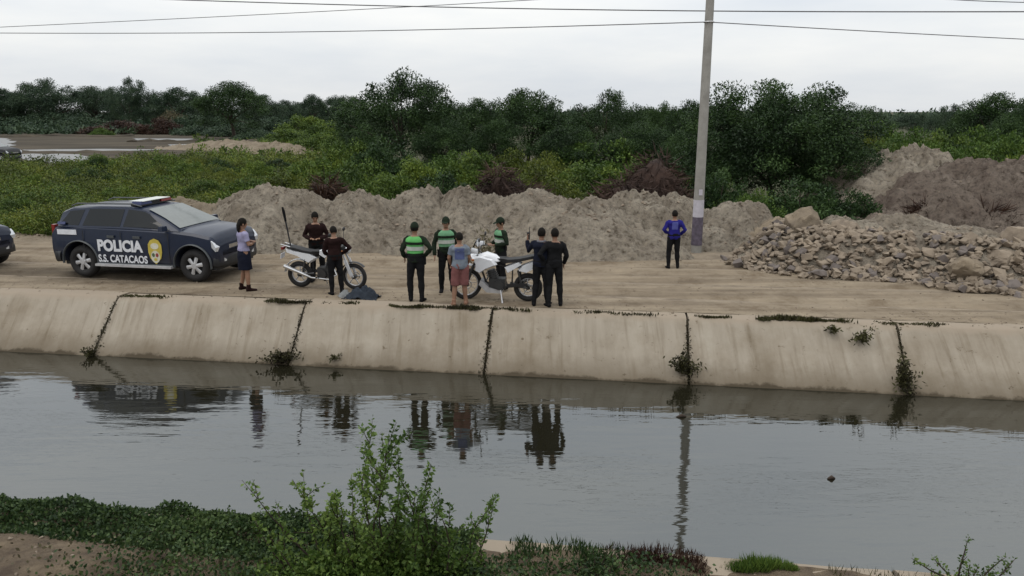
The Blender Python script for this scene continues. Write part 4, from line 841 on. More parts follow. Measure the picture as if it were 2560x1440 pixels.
# ================================================================== pole and wires
pb = at(1741, 612, 21.3); pole = thing('utility_pole', 'tall grey concrete utility pole with white and dark painted foot', 'utility pole', (pb.x, pb.y, pb.z))
def pr_(z): return .150 - .0062 * z
m = MB(); m.tube([(0, 0, -.5), (0, 0, 3), (0, 0, 6), (0, 0, 11.5)], [pr_(-.3), pr_(3), pr_(6), pr_(11.5)], 20); m.build('shaft', 'pole_concrete', pole, 60)
for nm, z0, z1, mt in (('dark_band', .0, .80, 'pole_purple'), ('white_band', .80, 1.28, 'pole_white')):
    m = MB(); m.tube([(0, 0, z0), (0, 0, z1)], [pr_(z0) + .004, pr_(z1) + .004], 20); m.build(nm, mt, pole, 60)
m = MB(); m.box((0, -.16, 1.50), (.10, .012, .16)); m.build('number_plate', 'pole_white', pole)
m = MB(); m.box((0, 0, 9.6), (2.2, .10, .12)); m.build('crossarm', 'pole_concrete', pole)
for x in (-.95, .95): m = MB(); m.tube([(x, 0, 9.6), (x, 0, 9.75), (x, 0, 9.85)], [.05, .06, .03], 8); m.build('insulator', 'car_grey', pole)
m = MB(); m.torus((0, 0, at(1768, 55, pb.y).z - pb.z), .125, .02, 'Z'); m.build('clamp', 'chrome', pole)
def wire(pts, r, label):
    P = [at(*p) for p in pts]; n = len(P); A = np.array([tuple(p) for p in P]); t = np.linspace(0, 1, n); tt = np.linspace(0, 1, 60); deg = min(3, n - 1)
    Q = np.stack([np.polyval(np.polyfit(t, A[:, i], deg), tt) for i in range(3)], 1)
    m = MB(); m.tube([tuple(q) for q in Q], r, 6); return tag(m.build('overhead_wire', 'wire', None, 180), label, 'wire')
wire([(-500, -40, 33), (400, 1, 30), (1280, 19, 27.5), (2000, 28, 25), (2560, 31, 23), (3200, 30, 21)], .019, 'thickest dark overhead cable crossing just behind the pole')
wire([(-700, 100, 46), (0, 68, 44), (500, 44, 42), (1000, 18, 40), (1400, -4, 38), (2000, -40, 36)], .017, 'thin overhead wire slanting upward away from the pole')
yb = pb.y
wire([(-700, 74, 34), (0, 82, 30), (600, 82, 27), (1200, 71, 24.6), (1768, 55, yb - .12)], .014, 'thin sagging wire from the pole clamp over the police car')
wire([(1768, 55, yb - .12), (2100, 74, yb + .8), (2560, 98, yb + 2.4), (3200, 128, yb + 5)], .013, 'thin wire dropping from the pole clamp over the stone heap')
wire([(2200, -12, 26), (2400, 0, 26), (2560, 6, 26), (2900, 14, 26)], .014, 'short end of thin wire high above the thick cable')

# ================================================================== vehicles
def interp(tab, x):
    for (a, *p), (b, *q) in zip(tab, tab[1:]):
        if a <= x <= b:
            t = (x - a) / (b - a); t = t * t * (3 - 2 * t) if len(tab) < 0 else t
            return [i + (j - i) * t for i, j in zip(p, q)]
    return list(tab[0][1:] if x < tab[0][0] else tab[-1][1:])
def boolean_cut(o, cutter):
    md = o.modifiers.new('cut', 'BOOLEAN'); md.operation = 'DIFFERENCE'; md.object = cutter; md.solver = 'EXACT'
    me = evaluated([o, cutter]); o.modifiers.clear(); o.data = me
    me.shade_smooth(); me.set_sharp_from_angle(angle=R(28))
def text_mesh(s, size, mat, parent, loc, rot, name, bold=.012, sx=1.0):
    c = bpy.data.curves.new(name, 'FONT'); c.body = s; c.size = size; c.extrude = .004; c.offset = bold; c.align_x = 'LEFT'; c.space_character = 1.02
    t = bpy.data.objects.new(name, c); me = evaluated([t]); bpy.data.objects.remove(t)
    xs = [v.co.x for v in me.vertices]; 
    o = link(name, me, mat, parent); o.location = loc; o.rotation_euler = rot; o.scale = (sx / (max(xs) - min(xs)), 1, 1); return o
def car_wheel(parent, x, y, side, r=.37):
    w = bpy.data.objects.new('wheel', None); col.objects.link(w); w.parent = parent; w.location = (x, y, r)
    m = MB(); m.torus((0, 0, 0), r - .095, .100, 'Y', 32, 10, 1.15); m.build('tyre', 'tyre', w, 180)
    m = MB(); m.torus((0, side * .055, 0), .245, .028, 'Y', 32, 8); m.tube([(0, side * .02, 0), (0, side * .10, 0)], [.075, .06], 14)
    for k in range(6):
        a = k * math.pi / 3 + .2; d = Vector((math.cos(a), 0, math.sin(a)))
        m.tube([tuple(d * .05 + Vector((0, side * .085, 0))), tuple(d * .24 + Vector((0, side * .06, 0)))], [(.035, .014), (.05, .014)], 6, ref=(-d.z, 0, d.x))
    m.build('rim', 'silver', w, 40)
    m = MB(); m.tube([(0, -side * .06, 0), (0, side * .015, 0)], [.235, .235], 20); m.build('brake_disc', 'car_dark', w, 40)
def make_car(name, label, loc, rz, sc, paint='car_navy', police=True, bar=True, group=None):
    e = thing(name, label, 'car', loc, rz, group, sc)
    tab = [(-2.32, .50, .86, .80, .0), (-2.27, .38, .98, .87, .0), (-2.1, .33, 1.06, .905, .0), (-1.4, .30, 1.09, .93, .01), (0, .30, 1.07, .94, .01), (1.0, .30, 1.05, .935, .03), (1.45, .31, 1.02, .925, .05), (1.9, .33, .96, .90, .055), (2.15, .36, .90, .86, .05), (2.30, .42, .82, .78, .03), (2.36, .50, .70, .68, .01)]
    xs = sorted(set([t[0] for t in tab] + list(np.linspace(-2.2, 2.2, 23)))); secs = []
    for x in xs:
        zb, zt, w, cr = interp(tab, x)
        half = [(0, zb), (w * .80, zb), (w * .955, zb + .06), (w * .99, zb + .20), (w, zb + (zt - zb) * .45), (w * .992, zb + (zt - zb) * .70), (w * .965, zt - .04), (w * .91, zt), (w * .6, zt + cr * .75), (0, zt + cr)]
        ring = [(x, -y, z) for y, z in half] + [(x, y, z) for y, z in half[::-1][1:-1]]
        secs.append(ring)
    b = MB(); b.loft(secs); body = b.build('body', paint, None, 28)
    for x in (-1.41, 1.41):
        for s in (-1, 1):
            c = MB(); c.tube([(x, s * .52, .40), (x, s * 1.2, .40)], [.44, .44], 36); co2 = c.build('cutter', paint, None); boolean_cut(body, co2); bpy.data.objects.remove(co2)
            a = MB(); n = 22; pts = [(x + .455 * math.cos(t), s * .935, .40 + .455 * math.sin(t)) for t in np.linspace(-.15, math.pi + .15, n)]
            a.tube(pts, [(.035, .022)] * n, 6, ref=(0, 1, 0)); a.build('wheel_arch', 'car_grey', e, 60)
            car_wheel(e, x, s * .80, s)
    body.parent = e
    # greenhouse
    gh = [(-2.10, 1.06, .84, 1.07, .80), (-1.93, 1.06, .87, 1.56, .70), (-1.70, 1.06, .88, 1.70, .66), (-1.0, 1.06, .885, 1.755, .655), (-.2, 1.06, .89, 1.76, .655), (.18, 1.05, .89, 1.70, .645), (.62, 1.05, .885, 1.42, .70), (1.12, 1.04, .87, 1.06, .83)]
    secs = []
    for x, z0, w0, z1, w1 in gh: secs.append([(x, -w0, z0), (x, -w1 - .015, z1 - .05), (x, -w1 + .06, z1), (x, -w1 * .4, z1 + .015), (x, w1 * .4, z1 + .015), (x, w1 - .06, z1), (x, w1 + .015, z1 - .05), (x, w0, z0)])
    g = MB(); g.loft(secs); g.build('cabin', paint, e, 30)
    def side_pt(x, t, s, out=.006):                      # a point on the side of the cabin
        _, w0, z1, w1 = 0, *interp([(a, c_, d, f_) for a, b_, c_, d, f_ in gh], x)
        z0 = 1.06; zt = z1 - .05; y = w0 + (w1 + .015 - w0) * t; return (x, s * (y + out), z0 + (zt - z0) * t)
    for s in (-1, 1):
        for nm, xs_, mt in (('front_window', ((.90, .10), (.78, .38), (.30, .93), (-.22, .95), (-.28, .10)), 'glass'), ('rear_window', ((-.36, .10), (-.32, .95), (-1.22, .95), (-1.32, .10)), 'glass'), ('quarter_window', ((-1.42, .10), (-1.34, .93), (-1.72, .88), (-1.94, .16)), 'glass')):
            pts = []
            for k in range(len(xs_)):
                (xa, ta), (xb, tb) = xs_[k], xs_[(k + 1) % len(xs_)]
                for j in range(4): pts.append(side_pt(xa + (xb - xa) * j / 4, ta + (tb - ta) * j / 4, s))
            q = MB(); n = len(pts); cx = tuple(sum(p[i] for p in pts) / n for i in range(3)); inn = [(p[0], p[1] - s * .02, p[2]) for p in pts]
            q.add(pts + [cx], [(k, (k + 1) % n, n) for k in range(n)]); q.build(nm, mt, e, 180)
        m = MB(); m.box((.80, s * 1.0, 1.13), (.11, .20, .15), (0, 0, 0), .85); m.build('mirror', paint, e)
        for xd in (-1.28, -.32, .86): m = MB(); m.box((xd, s * .941, .70), (.012, .006, .64)); m.build('door_seam', 'car_dark', e)
        for xd in (-.52, .58 - .95 + .5): m = MB(); m.box((xd - .05, s * .946, .94), (.17, .03, .035)); m.build('door_handle', 'chrome' if not police else 'car_grey', e)
        m = MB(); m.box((-.02, s * .945, .365), (1.9, .02, .05)); m.build('side_moulding', 'car_grey', e)
        m = MB(); m.box((-.02, s * .97, .34), (1.9, .14, .05)); m.build('running_board', 'silver', e)
        m = MB(); m.tube([(-1.75, s * .60, 1.735), (-1.6, s * .60, 1.80), (-.2, s * .60, 1.82), (.05, s * .60, 1.765)], .018, 6); m.build('roof_rail', 'car_grey', e)
        m = MB(); m.prism([(1.92, .80), (2.25, .70), (2.30, .80), (2.10, .885), (1.88, .93)], s * .66, s * .905, .10); m.build('headlight', 'lamp_glass', e, 30)
        m = MB(); m.box((-2.215, s * .77, 1.00), (.10, .12, .22)); m.build('tail_light', 'lamp_red', e)
        m = MB(); m.box((2.33, s * .55, .50), (.05, .16, .09)); m.build('fog_light', 'lamp_glass', e)
    def ws(pts): q = MB(); q.add(pts, [(0, 1, 2, 3)]); return q
    q = MB(); rows = []
    for t in np.linspace(.06, .96, 7):
        x = 1.12 + (.62 - 1.12) * min(1, t / .55) if t < .55 else .62 + (.18 - .62) * (t - .55) / .45; z = interp([(a, d) for a, b_, c_, d, f_ in gh], x)[0]; w = interp([(a, f_) for a, b_, c_, d, f_ in gh], x)[0] - .035
        rows.append([(x + .014, w * k / 4, z + .018 + .012 * (1 - (k / 4) ** 2)) for k in range(-4, 5)])
    q.loft(rows, False, False); q.build('windscreen', 'glass_clear', e, 180)
    q = ws([(-2.085, -.66, 1.14), (-2.085, .66, 1.14), (-1.965, .60, 1.52), (-1.965, -.60, 1.52)]); q.build('tailgate_window', 'glass', e)
    m = MB(); m.box((2.325, 0, .72), (.06, .80, .16)); m.build('grille', 'chrome', e)
    m = MB(); m.tube([(1.98, -.885, .47), (2.16, -.80, .46), (2.30, -.5, .46), (2.345, 0, .46), (2.30, .5, .46), (2.16, .80, .46), (1.98, .885, .47)], [(.05, .10), (.06, .12), (.07, .13), (.07, .13), (.07, .13), (.06, .12), (.05, .10)], 12, ref=(1, 0, 0)); m.build('front_bumper', 'car_dark', e, 60)
    m = MB(); m.tube([(-1.95, -.90, .48), (-2.15, -.86, .48), (-2.30, -.6, .48), (-2.34, 0, .48), (-2.30, .6, .48), (-2.15, .86, .48), (-1.95, .90, .48)], [(.05, .12), (.06, .14), (.07, .14), (.07, .14), (.07, .14), (.06, .14), (.05, .12)], 12, ref=(1, 0, 0)); m.build('rear_bumper', 'car_dark', e, 60)
    m = MB(); m.box((0, 0, .34), (4.0, 1.5, .14)); m.build('underbody', 'car_dark', e)
    for s in (-1, 1): m = MB(); m.box((-2.30, s * .6, .62), (.04, .12, .05)); m.build('reflector', 'lamp_red', e)
    if police:
        rt = (math.pi / 2, 0, 0)
        text_mesh('POLICIA', .34, 'letter_white', e, (-.93, -.945, .66), rt, 'lettering', .016, 1.14)
        text_mesh('S.S. CATACAOS', .23, 'letter_white', e, (-.93, -.953, .405), rt, 'lettering', .006, 1.24)
        text_mesh('POLICIA', .34, 'letter_white', e, (.21, .945, .66), (math.pi / 2, 0, math.pi), 'lettering', .016, 1.14)
        for s in (-1, 1):
            def disc(nm, cx, cz, rx, rz_, y, mt, n=28, pts=None):
                P = pts or [(cx + rx * math.cos(t), cz + rz_ * math.sin(t)) for t in np.linspace(0, 2 * math.pi, n, endpoint=False)]
                mm_ = MB(); mm_.prism(P, s * (y - .006), s * y); return mm_.build(nm, mt, e, 60)
            em = disc('crest', .52, .66, .165, .27, .950, 'gold', pts=[(.52 + x, .66 + z) for x, z in ((-.10, .27), (0, .31), (.10, .27), (.165, .18), (.17, 0), (.13, -.14), (0, -.27), (-.13, -.14), (-.17, 0), (-.165, .18))])
            for nm, cx, cz, rx, rz_, mt in (('crest_field', .52, .56, .11, .14, 'crest_white'), ('crest_wreath', .52, .80, .10, .07, 'crest_white'), ('crest_device', .475, .60, .035, .045, 'crest_green'), ('crest_device', .565, .60, .035, .045, 'crest_red'), ('crest_device', .52, .50, .04, .035, 'gold')):
                o = disc(nm, cx, cz, rx, rz_, .954 if 'device' not in nm else .958, mt); o.parent = em
        m = MB(); m.box((-1.72, -.915, .985), (.52, .012, .075)); m.build('side_stripe', 'letter_white', e); m = MB(); m.box((-1.85, -.88, 1.19), (.22, .02, .09), (R(-18), 0, 0)); m.build('side_stripe', 'sticker_blue', e)
    bpy.context.view_layer.update()
    def fx(x): return 1.87 + (x - 1.87) * .28 if x > 1.87 else (-1.87 + (x + 1.87) * .75 if x < -1.87 else x)
    def fz(z): return z if z < .86 else (.86 + (z - .86) * 1.5 if z < 1.06 else (1.16 + (z - 1.06) * .66 if z < 1.76 else z - .138))
    for ch in e.children:                                    # fit the proportions to the vehicle in the photograph
        if ch.type == 'MESH' and ch.name.split('.')[0] not in ('lettering', 'crest', 'wheel_arch'):
            for v in ch.data.vertices: v.co.x, v.co.z = fx(v.co.x), fz(v.co.z)
    if bar:
        lb = bpy.data.objects.new('light_bar', None); col.objects.link(lb); lb.parent = e; lb.location = (-.12, 0, 1.625); lb.scale = (1, .95, .62)
        m = MB(); m.box((0, 0, .03), (.26, 1.20, .05)); m.build('base', 'black_plastic', lb)
        for s in (-1, 1): m = MB(); m.box((0, s * .38, .11), (.25, .40, .12), (0, 0, 0), .9); m.build('lens', 'sticker_blue' if s < 0 else 'lamp_red', lb)
        m = MB(); m.box((-.05, 0, .165), (.36, 1.04, .016)); m.build('cover', 'light_bar_pale', lb); m = MB(); m.box((0, 0, .11), (.2, .3, .10)); m.build('speaker_box', 'black_plastic', lb)
    return e
pr1, pr2 = gp(213, 693), gp(490, 706); dirv = (pr2 - pr1); hd = math.atan2(dirv.y, dirv.x); L_ = dirv.length; s_ = L_ / 2.82; mid = (pr1 + pr2) / 2; off = Vector((-math.sin(hd), math.cos(hd), 0)) * .88 * s_
make_car('police_car', 'dark navy police SUV with white lettering, gold crest and roof light bar', mid + off, hd, s_)
fr = gp(36, 690); c2 = Vector((fr.x, fr.y, 0)) - Vector((math.cos(hd), math.sin(hd), 0)) * 3.05 + Vector((-math.sin(hd), math.cos(hd), 0)) * .5
make_car('parked_car', 'dark blue car with pale headlamp parked behind the tail of the police SUV', c2, hd, .96, 'car_navy', False, False)
fc = gp(34, 408, .1); make_car('parked_car', 'far small dark car standing at the muddy edge of the pond', (fc.x - 2.2, fc.y + .8, .10), 0.0, .95, 'car_dark', False, False)

def moto_wheel(parent, x, r, steer=0.0, front=True, gold=False):
    w = bpy.data.objects.new('wheel', None); col.objects.link(w); w.parent = parent; w.location = (x, 0, r); w.rotation_euler = (0, 0, steer)
    tr = .045 if front else .055
    m = MB(); m.torus((0, 0, 0), r - tr, tr, 'Y', 34, 8); m.build('tyre', 'tyre', w, 180)
    m = MB(); m.torus((0, 0, 0), r - 2 * tr - .004, .014, 'Y', 34, 6, 1.6); m.build('rim', 'silver', w, 180)
    m = MB(); m.tube([(0, -.06, 0), (0, .06, 0)], [.045, .045], 12); m.build('hub', 'engine', w, 40)
    for k in range(5 if not gold else 9):
        a = k * 2 * math.pi / (5 if not gold else 9); d = Vector((math.cos(a), 0, math.sin(a))); q = Vector((math.cos(a + .25), 0, math.sin(a + .25)))
        m = MB(); m.tube([tuple(d * .03), tuple(q * (r - 2 * tr))], [.016, .011] if not gold else [.006, .006], 5); m.build('spoke', 'silver', w, 180)
    m = MB(); m.torus((0, .07, 0), .085, .012, 'Y', 20, 4, .4); m.build('brake_disc', 'chrome', w, 60)
def P(e, name, mat, fn, ang=35): m = MB(); fn(m); return m.build(name, mat, e, ang)
def body_shell(m, poly, half, n=5, bulge=.55):               # rounded body panel from a side outline
    for s in (1,):
        secs = []
        cx = sum(p[0] for p in poly) / len(poly); cz = sum(p[1] for p in poly) / len(poly)
        for k in range(-n, n + 1):
            t = k / n; sc = bulge + (1 - bulge) * math.sqrt(max(0, 1 - t * t)); secs.append([(cx + (p[0] - cx) * sc, half * t, cz + (p[1] - cz) * sc) for p in poly])
        m.loft(secs)
def motorcycle(name, label, loc, rz, style, sc=1.0, lean=0.0):
    e = thing(name, label, 'motorcycle', loc, rz, None, sc); e.rotation_euler = (lean, 0, rz)
    trail = style == 'trail'; r1 = .335 if trail else .30; r2 = .305 if trail else .30; st = R(24) if trail else R(-6)
    moto_wheel(e, .66, r1, st, True, trail); moto_wheel(e, -.64, r2, 0, False, False)
    hx = .66; zs = .98 if trail else .92
    for s in (-1, 1): P(e, 'fork_leg', 'silver' if not trail else 'engine', lambda m: m.tube([(hx, s * .085, r1), (hx - .14, s * .085, r1 + .36), (hx - .27, s * .08, zs)], [.024, .026, .022], 8))
    P(e, 'front_fender', 'white_paint' if trail else 'black_plastic', (lambda m: m.tube([(.98, 0, .72), (.80, 0, .755), (.60, 0, .76), (.45, 0, .72)], [(.03, .012), (.075, .02), (.075, .02), (.05, .015)], 10, ref=(0, 1, 0))) if trail else
      (lambda m: m.tube([(hx + (r1 + .03) * math.cos(t), 0, r1 + (r1 + .03) * math.sin(t)) for t in np.linspace(.75, 2.9, 9)], [(.055, .012)] * 9, 8, ref=(0, 1, 0))))
    P(e, 'frame', 'black_plastic', lambda m: (m.tube([(.40, 0, .86), (.25, 0, .40), (.0, 0, .27), (-.30, 0, .30), (-.32, 0, .72), (.38, 0, .84)], .022, 6), m.tube([(-.30, .05, .70), (-.85, .05, .84)], .014, 6), m.tube([(-.30, -.05, .70), (-.85, -.05, .84)], .014, 6)))
    for s in (-1, 1): P(e, 'swing_arm', 'engine', lambda m: m.tube([(-.25, s * .09, .36), (-.64, s * .09, r2)], [.026, .020], 6)); P(e, 'shock', 'engine', lambda m: m.tube([(-.52, s * .10, .36), (-.44, s * .10, .68)], [.022, .022], 8))
    eng = P(e, 'engine', 'engine', lambda m: (m.box((.0, 0, .38), (.34, .22, .22)), m.tube([(.06, 0, .42), (.14, 0, .66)], [(.10, .09), (.085, .08)], 10), m.tube([(-.05, -.15, .36), (-.05, .15, .36)], [.10, .10], 14)))
    for k in range(4): m = MB(); m.box((.085 + k * .018, 0, .50 + k * .04), (.20, .19, .010), (0, R(18), 0)); m.build('cooling_fin', 'engine', eng)
    P(e, 'chain_guard', 'black_plastic', lambda m: m.box((-.42, .115, .37), (.44, .015, .07), (0, R(4), 0)))
    sgn = -1
    P(e, 'exhaust', 'chrome', lambda m: m.tube([(.20, sgn * .06, .52), (.28, sgn * .09, .34), (.10, sgn * .13, .24), (-.30, sgn * .15, .27), (-.50, sgn * .17, .36), (-.92, sgn * .18, .52 if not trail else .62)], [.018, .020, .020, .024, .040, .046], 10))
    if trail:
        P(e, 'fuel_tank', 'white_paint', lambda m: body_shell(m, [(.46, .86), (.40, .98), (.22, 1.04), (.02, .98), (-.10, .86), (.10, .78), (.32, .74)], .15))
        for s in (-1, 1):
            P(e, 'radiator_shroud', 'white_paint', lambda m: m.prism([(.52, .94), (.34, .99), (.06, .92), (-.02, .80), (.22, .70), (.36, .60), (.46, .66), (.44, .80)], s * .13, s * .21, .18))
            P(e, 'shroud_decal', 'sticker_blue', lambda m: m.prism([(.36, .86), (.14, .88), (.10, .83), (.32, .79)], s * .205, s * .209))
            P(e, 'side_panel', 'white_paint', lambda m: m.prism([(-.16, .74), (-.46, .86), (-.52, .80), (-.22, .62)], s * .10, s * .135, .12))
            P(e, 'tail_panel', 'white_paint', lambda m: m.prism([(-.42, .66), (-.52, .78), (-.86, .92), (-.96, .88), (-.94, .74), (-.74, .70), (-.60, .62)], s * .06, s * .115, .15))
            P(e, 'hand_guard', 'white_paint', lambda m: m.tube([(.34, s * .40, 1.13), (.47, s * .36, 1.13), (.46, s * .24, 1.13)], [(.015, .05), (.015, .06), (.015, .04)], 8, ref=(1, 0, 0)))
        P(e, 'skid_plate', 'silver', lambda m: m.prism([(.34, .46), (.38, .36), (.22, .20), (-.10, .18), (-.12, .24), (.16, .30)], -.13, .13))
        P(e, 'seat', 'seat_black', lambda m: body_shell(m, [(.06, .93), (-.10, .90), (-.50, .94), (-.90, 1.03), (-.92, .96), (-.50, .86), (-.10, .80)], .13))
        P(e, 'rack', 'black_plastic', lambda m: (m.box((-.98, 0, 1.02), (.30, .22, .025), (0, R(8), 0)), m.tube([(-.80, 0, .90), (-1.1, 0, .98)], .02, 6)))
        P(e, 'windscreen', 'glass', lambda m: m.box((.47, 0, 1.18), (.02, .26, .24), (0, R(-28), 0)))
        P(e, 'beak', 'white_paint', lambda m: body_shell(m, [(.42, .98), (.60, .98), (.62, .90), (.50, .84), (.40, .86)], .13))
        P(e, 'headlight', 'lamp_glass', lambda m: m.ball((.585, 0, .93), (.06, .09, .06), 12, 8))
        P(e, 'rear_fender', 'black_plastic', lambda m: m.box((-1.0, 0, .78), (.26, .12, .02), (0, R(38), 0)))
    else:
        P(e, 'fuel_tank', 'black_plastic', lambda m: body_shell(m, [(.40, .80), (.40, .93), (.26, .99), (.04, .95), (-.10, .82), (.10, .74)], .16))
        for s in (-1, 1):
            P(e, 'tank_shroud', 'white_paint', lambda m: m.prism([(.30, .94), (.14, .97), (-.06, .90), (-.08, .80), (.06, .72), (.14, .76), (.16, .86)], s * .14, s * .185, .15))
            P(e, 'tail_panel', 'white_paint', lambda m: m.prism([(-.16, .70), (-.30, .80), (-.74, .86), (-.92, .90), (-.90, .82), (-.62, .74), (-.34, .58)], s * .07, s * .12, .12))
            P(e, 'fork_cover', 'white_paint', lambda m: m.prism([(.53, .70), (.47, .68), (.58, .40), (.62, .30), (.66, .36)], s * .105, s * .125))
        P(e, 'seat', 'seat_black', lambda m: body_shell(m, [(-.02, .86), (-.14, .84), (-.45, .88), (-.84, .97), (-.95, .97), (-.90, .90), (-.45, .80), (-.14, .76)], .125))
        P(e, 'rear_fender', 'white_paint', lambda m: m.tube([(-.64 + (r2 + .05) * math.cos(t), 0, r2 + (r2 + .05) * math.sin(t)) for t in np.linspace(1.0, 3.0, 8)], [(.07, .012)] * 8, 8, ref=(0, 1, 0)))
        P(e, 'headlight', 'lamp_glass', lambda m: m.ball((.54, 0, .90), (.07, .10, .09), 12, 8)); P(e, 'headlight_cowl', 'black_plastic', lambda m: body_shell(m, [(.50, 1.04), (.36, 1.02), (.36, .80), (.50, .82)], .12))
        P(e, 'rear_pole', 'black_plastic', lambda m: m.tube([(-.78, -.05, .86), (-.84, -.05, 1.35), (-.90, -.05, 1.78)], [.014, .018, .022], 8)); P(e, 'pole_flag', 'c_black', lambda m: m.tube([(-.86, -.05, 1.50), (-.89, -.05, 1.72), (-.91, -.05, 1.82)], [.024, .034, .02], 8))
        P(e, 'rack', 'chrome', lambda m: m.tube([(-.70, .10, .92), (-1.0, .10, .99), (-1.0, -.10, .99), (-.70, -.10, .92)], .012, 6))
    P(e, 'tail_light', 'lamp_red', lambda m: m.box((-1.0 if not trail else -1.02, 0, .89), (.05, .12, .06)))
    hb = P(e, 'handlebar', 'black_plastic', lambda m: m.tube([(.26, .38, zs + .12), (.36, .20, zs + .15), (.40, .06, zs + .05), (.40, -.06, zs + .05), (.36, -.20, zs + .15), (.26, -.38, zs + .12)], .014, 6))
    for s in (-1, 1):
        P(e, 'mirror', 'black_plastic', lambda m: (m.tube([(.34, s * .24, zs + .14), (.32, s * .34, zs + .34)], .007, 5), m.ball((.31, s * .37, zs + .37), (.02, .075, .045), 12, 6)))
        P(e, 'turn_signal', 'orange_light', lambda m: m.ball((.48, s * .20, .90), (.04, .03, .025), 8, 6)); P(e, 'footpeg', 'black_plastic', lambda m: m.tube([(-.14, s * .12, .30), (-.14, s * .26, .30)], .015, 6))
    P(e, 'kickstand', 'silver', lambda m: m.tube([(-.08, .13, .27), (-.14, .28, .02)], [.013, .016], 6))
    P(e, 'number_plate', 'letter_white', lambda m: m.box((-1.03, 0, .72), (.012, .18, .12), (0, R(14), 0)))
    return e
a1, b1 = gp(748, 717), gp(892, 724); d1 = b1 - a1; m1 = (a1 + b1) / 2
motorcycle('motorcycle', 'white street motorcycle with a dark upright pole at its rear', m1, math.atan2(d1.y, d1.x), 'street', 1.0, R(2))
a2, b2_ = gp(1318, 753), gp(1172, 748); d2 = b2_ - a2; m2 = (a2 + b2_) / 2
motorcycle('motorcycle', 'white trail motorcycle with kickstand down and high tail', m2, math.atan2(d2.y, d2.x), 'trail', 1.0, R(-2))

# ================================================================== people
def remesh(m, vox, name, mat, parent, smooth_it=2, disp=0.0, seed=0):
    me = bpy.data.meshes.new(name); me.from_pydata([tuple(p) for p in m.v], [], m.f)
    bm = bmesh.new(); bm.from_mesh(me); bmesh.ops.recalc_face_normals(bm, faces=bm.faces); bm.to_mesh(me); bm.free()
    t = bpy.data.objects.new(name, me)
    r = t.modifiers.new('r', 'REMESH'); r.mode = 'VOXEL'; r.voxel_size = vox
    if smooth_it: s = t.modifiers.new('s', 'SMOOTH'); s.factor = .5; s.iterations = smooth_it
    out = evaluated([t]); bpy.data.objects.remove(t)
    if disp:
        nv = len(out.vertices); CO = np.empty(nv * 3, np.float32); NO = np.empty(nv * 3, np.float32); out.vertices.foreach_get('co', CO); out.vertices.foreach_get('normal', NO); CO = CO.reshape(-1, 3); NO = NO.reshape(-1, 3); D = np.empty(nv, np.float32)
        for i_ in range(nv):
            c = Vector(CO[i_]); D[i_] = noise.noise(Vector((c.x * 7 + seed, c.y * 7, c.z * 11))) + .5 * noise.noise(Vector((c.x * 16, c.y * 16 + seed, c.z * 22)))
        out.vertices.foreach_set('co', (CO + NO * D[:, None] * disp).ravel()); out.update()
    out.shade_smooth(); return link(name, out, mat, parent)
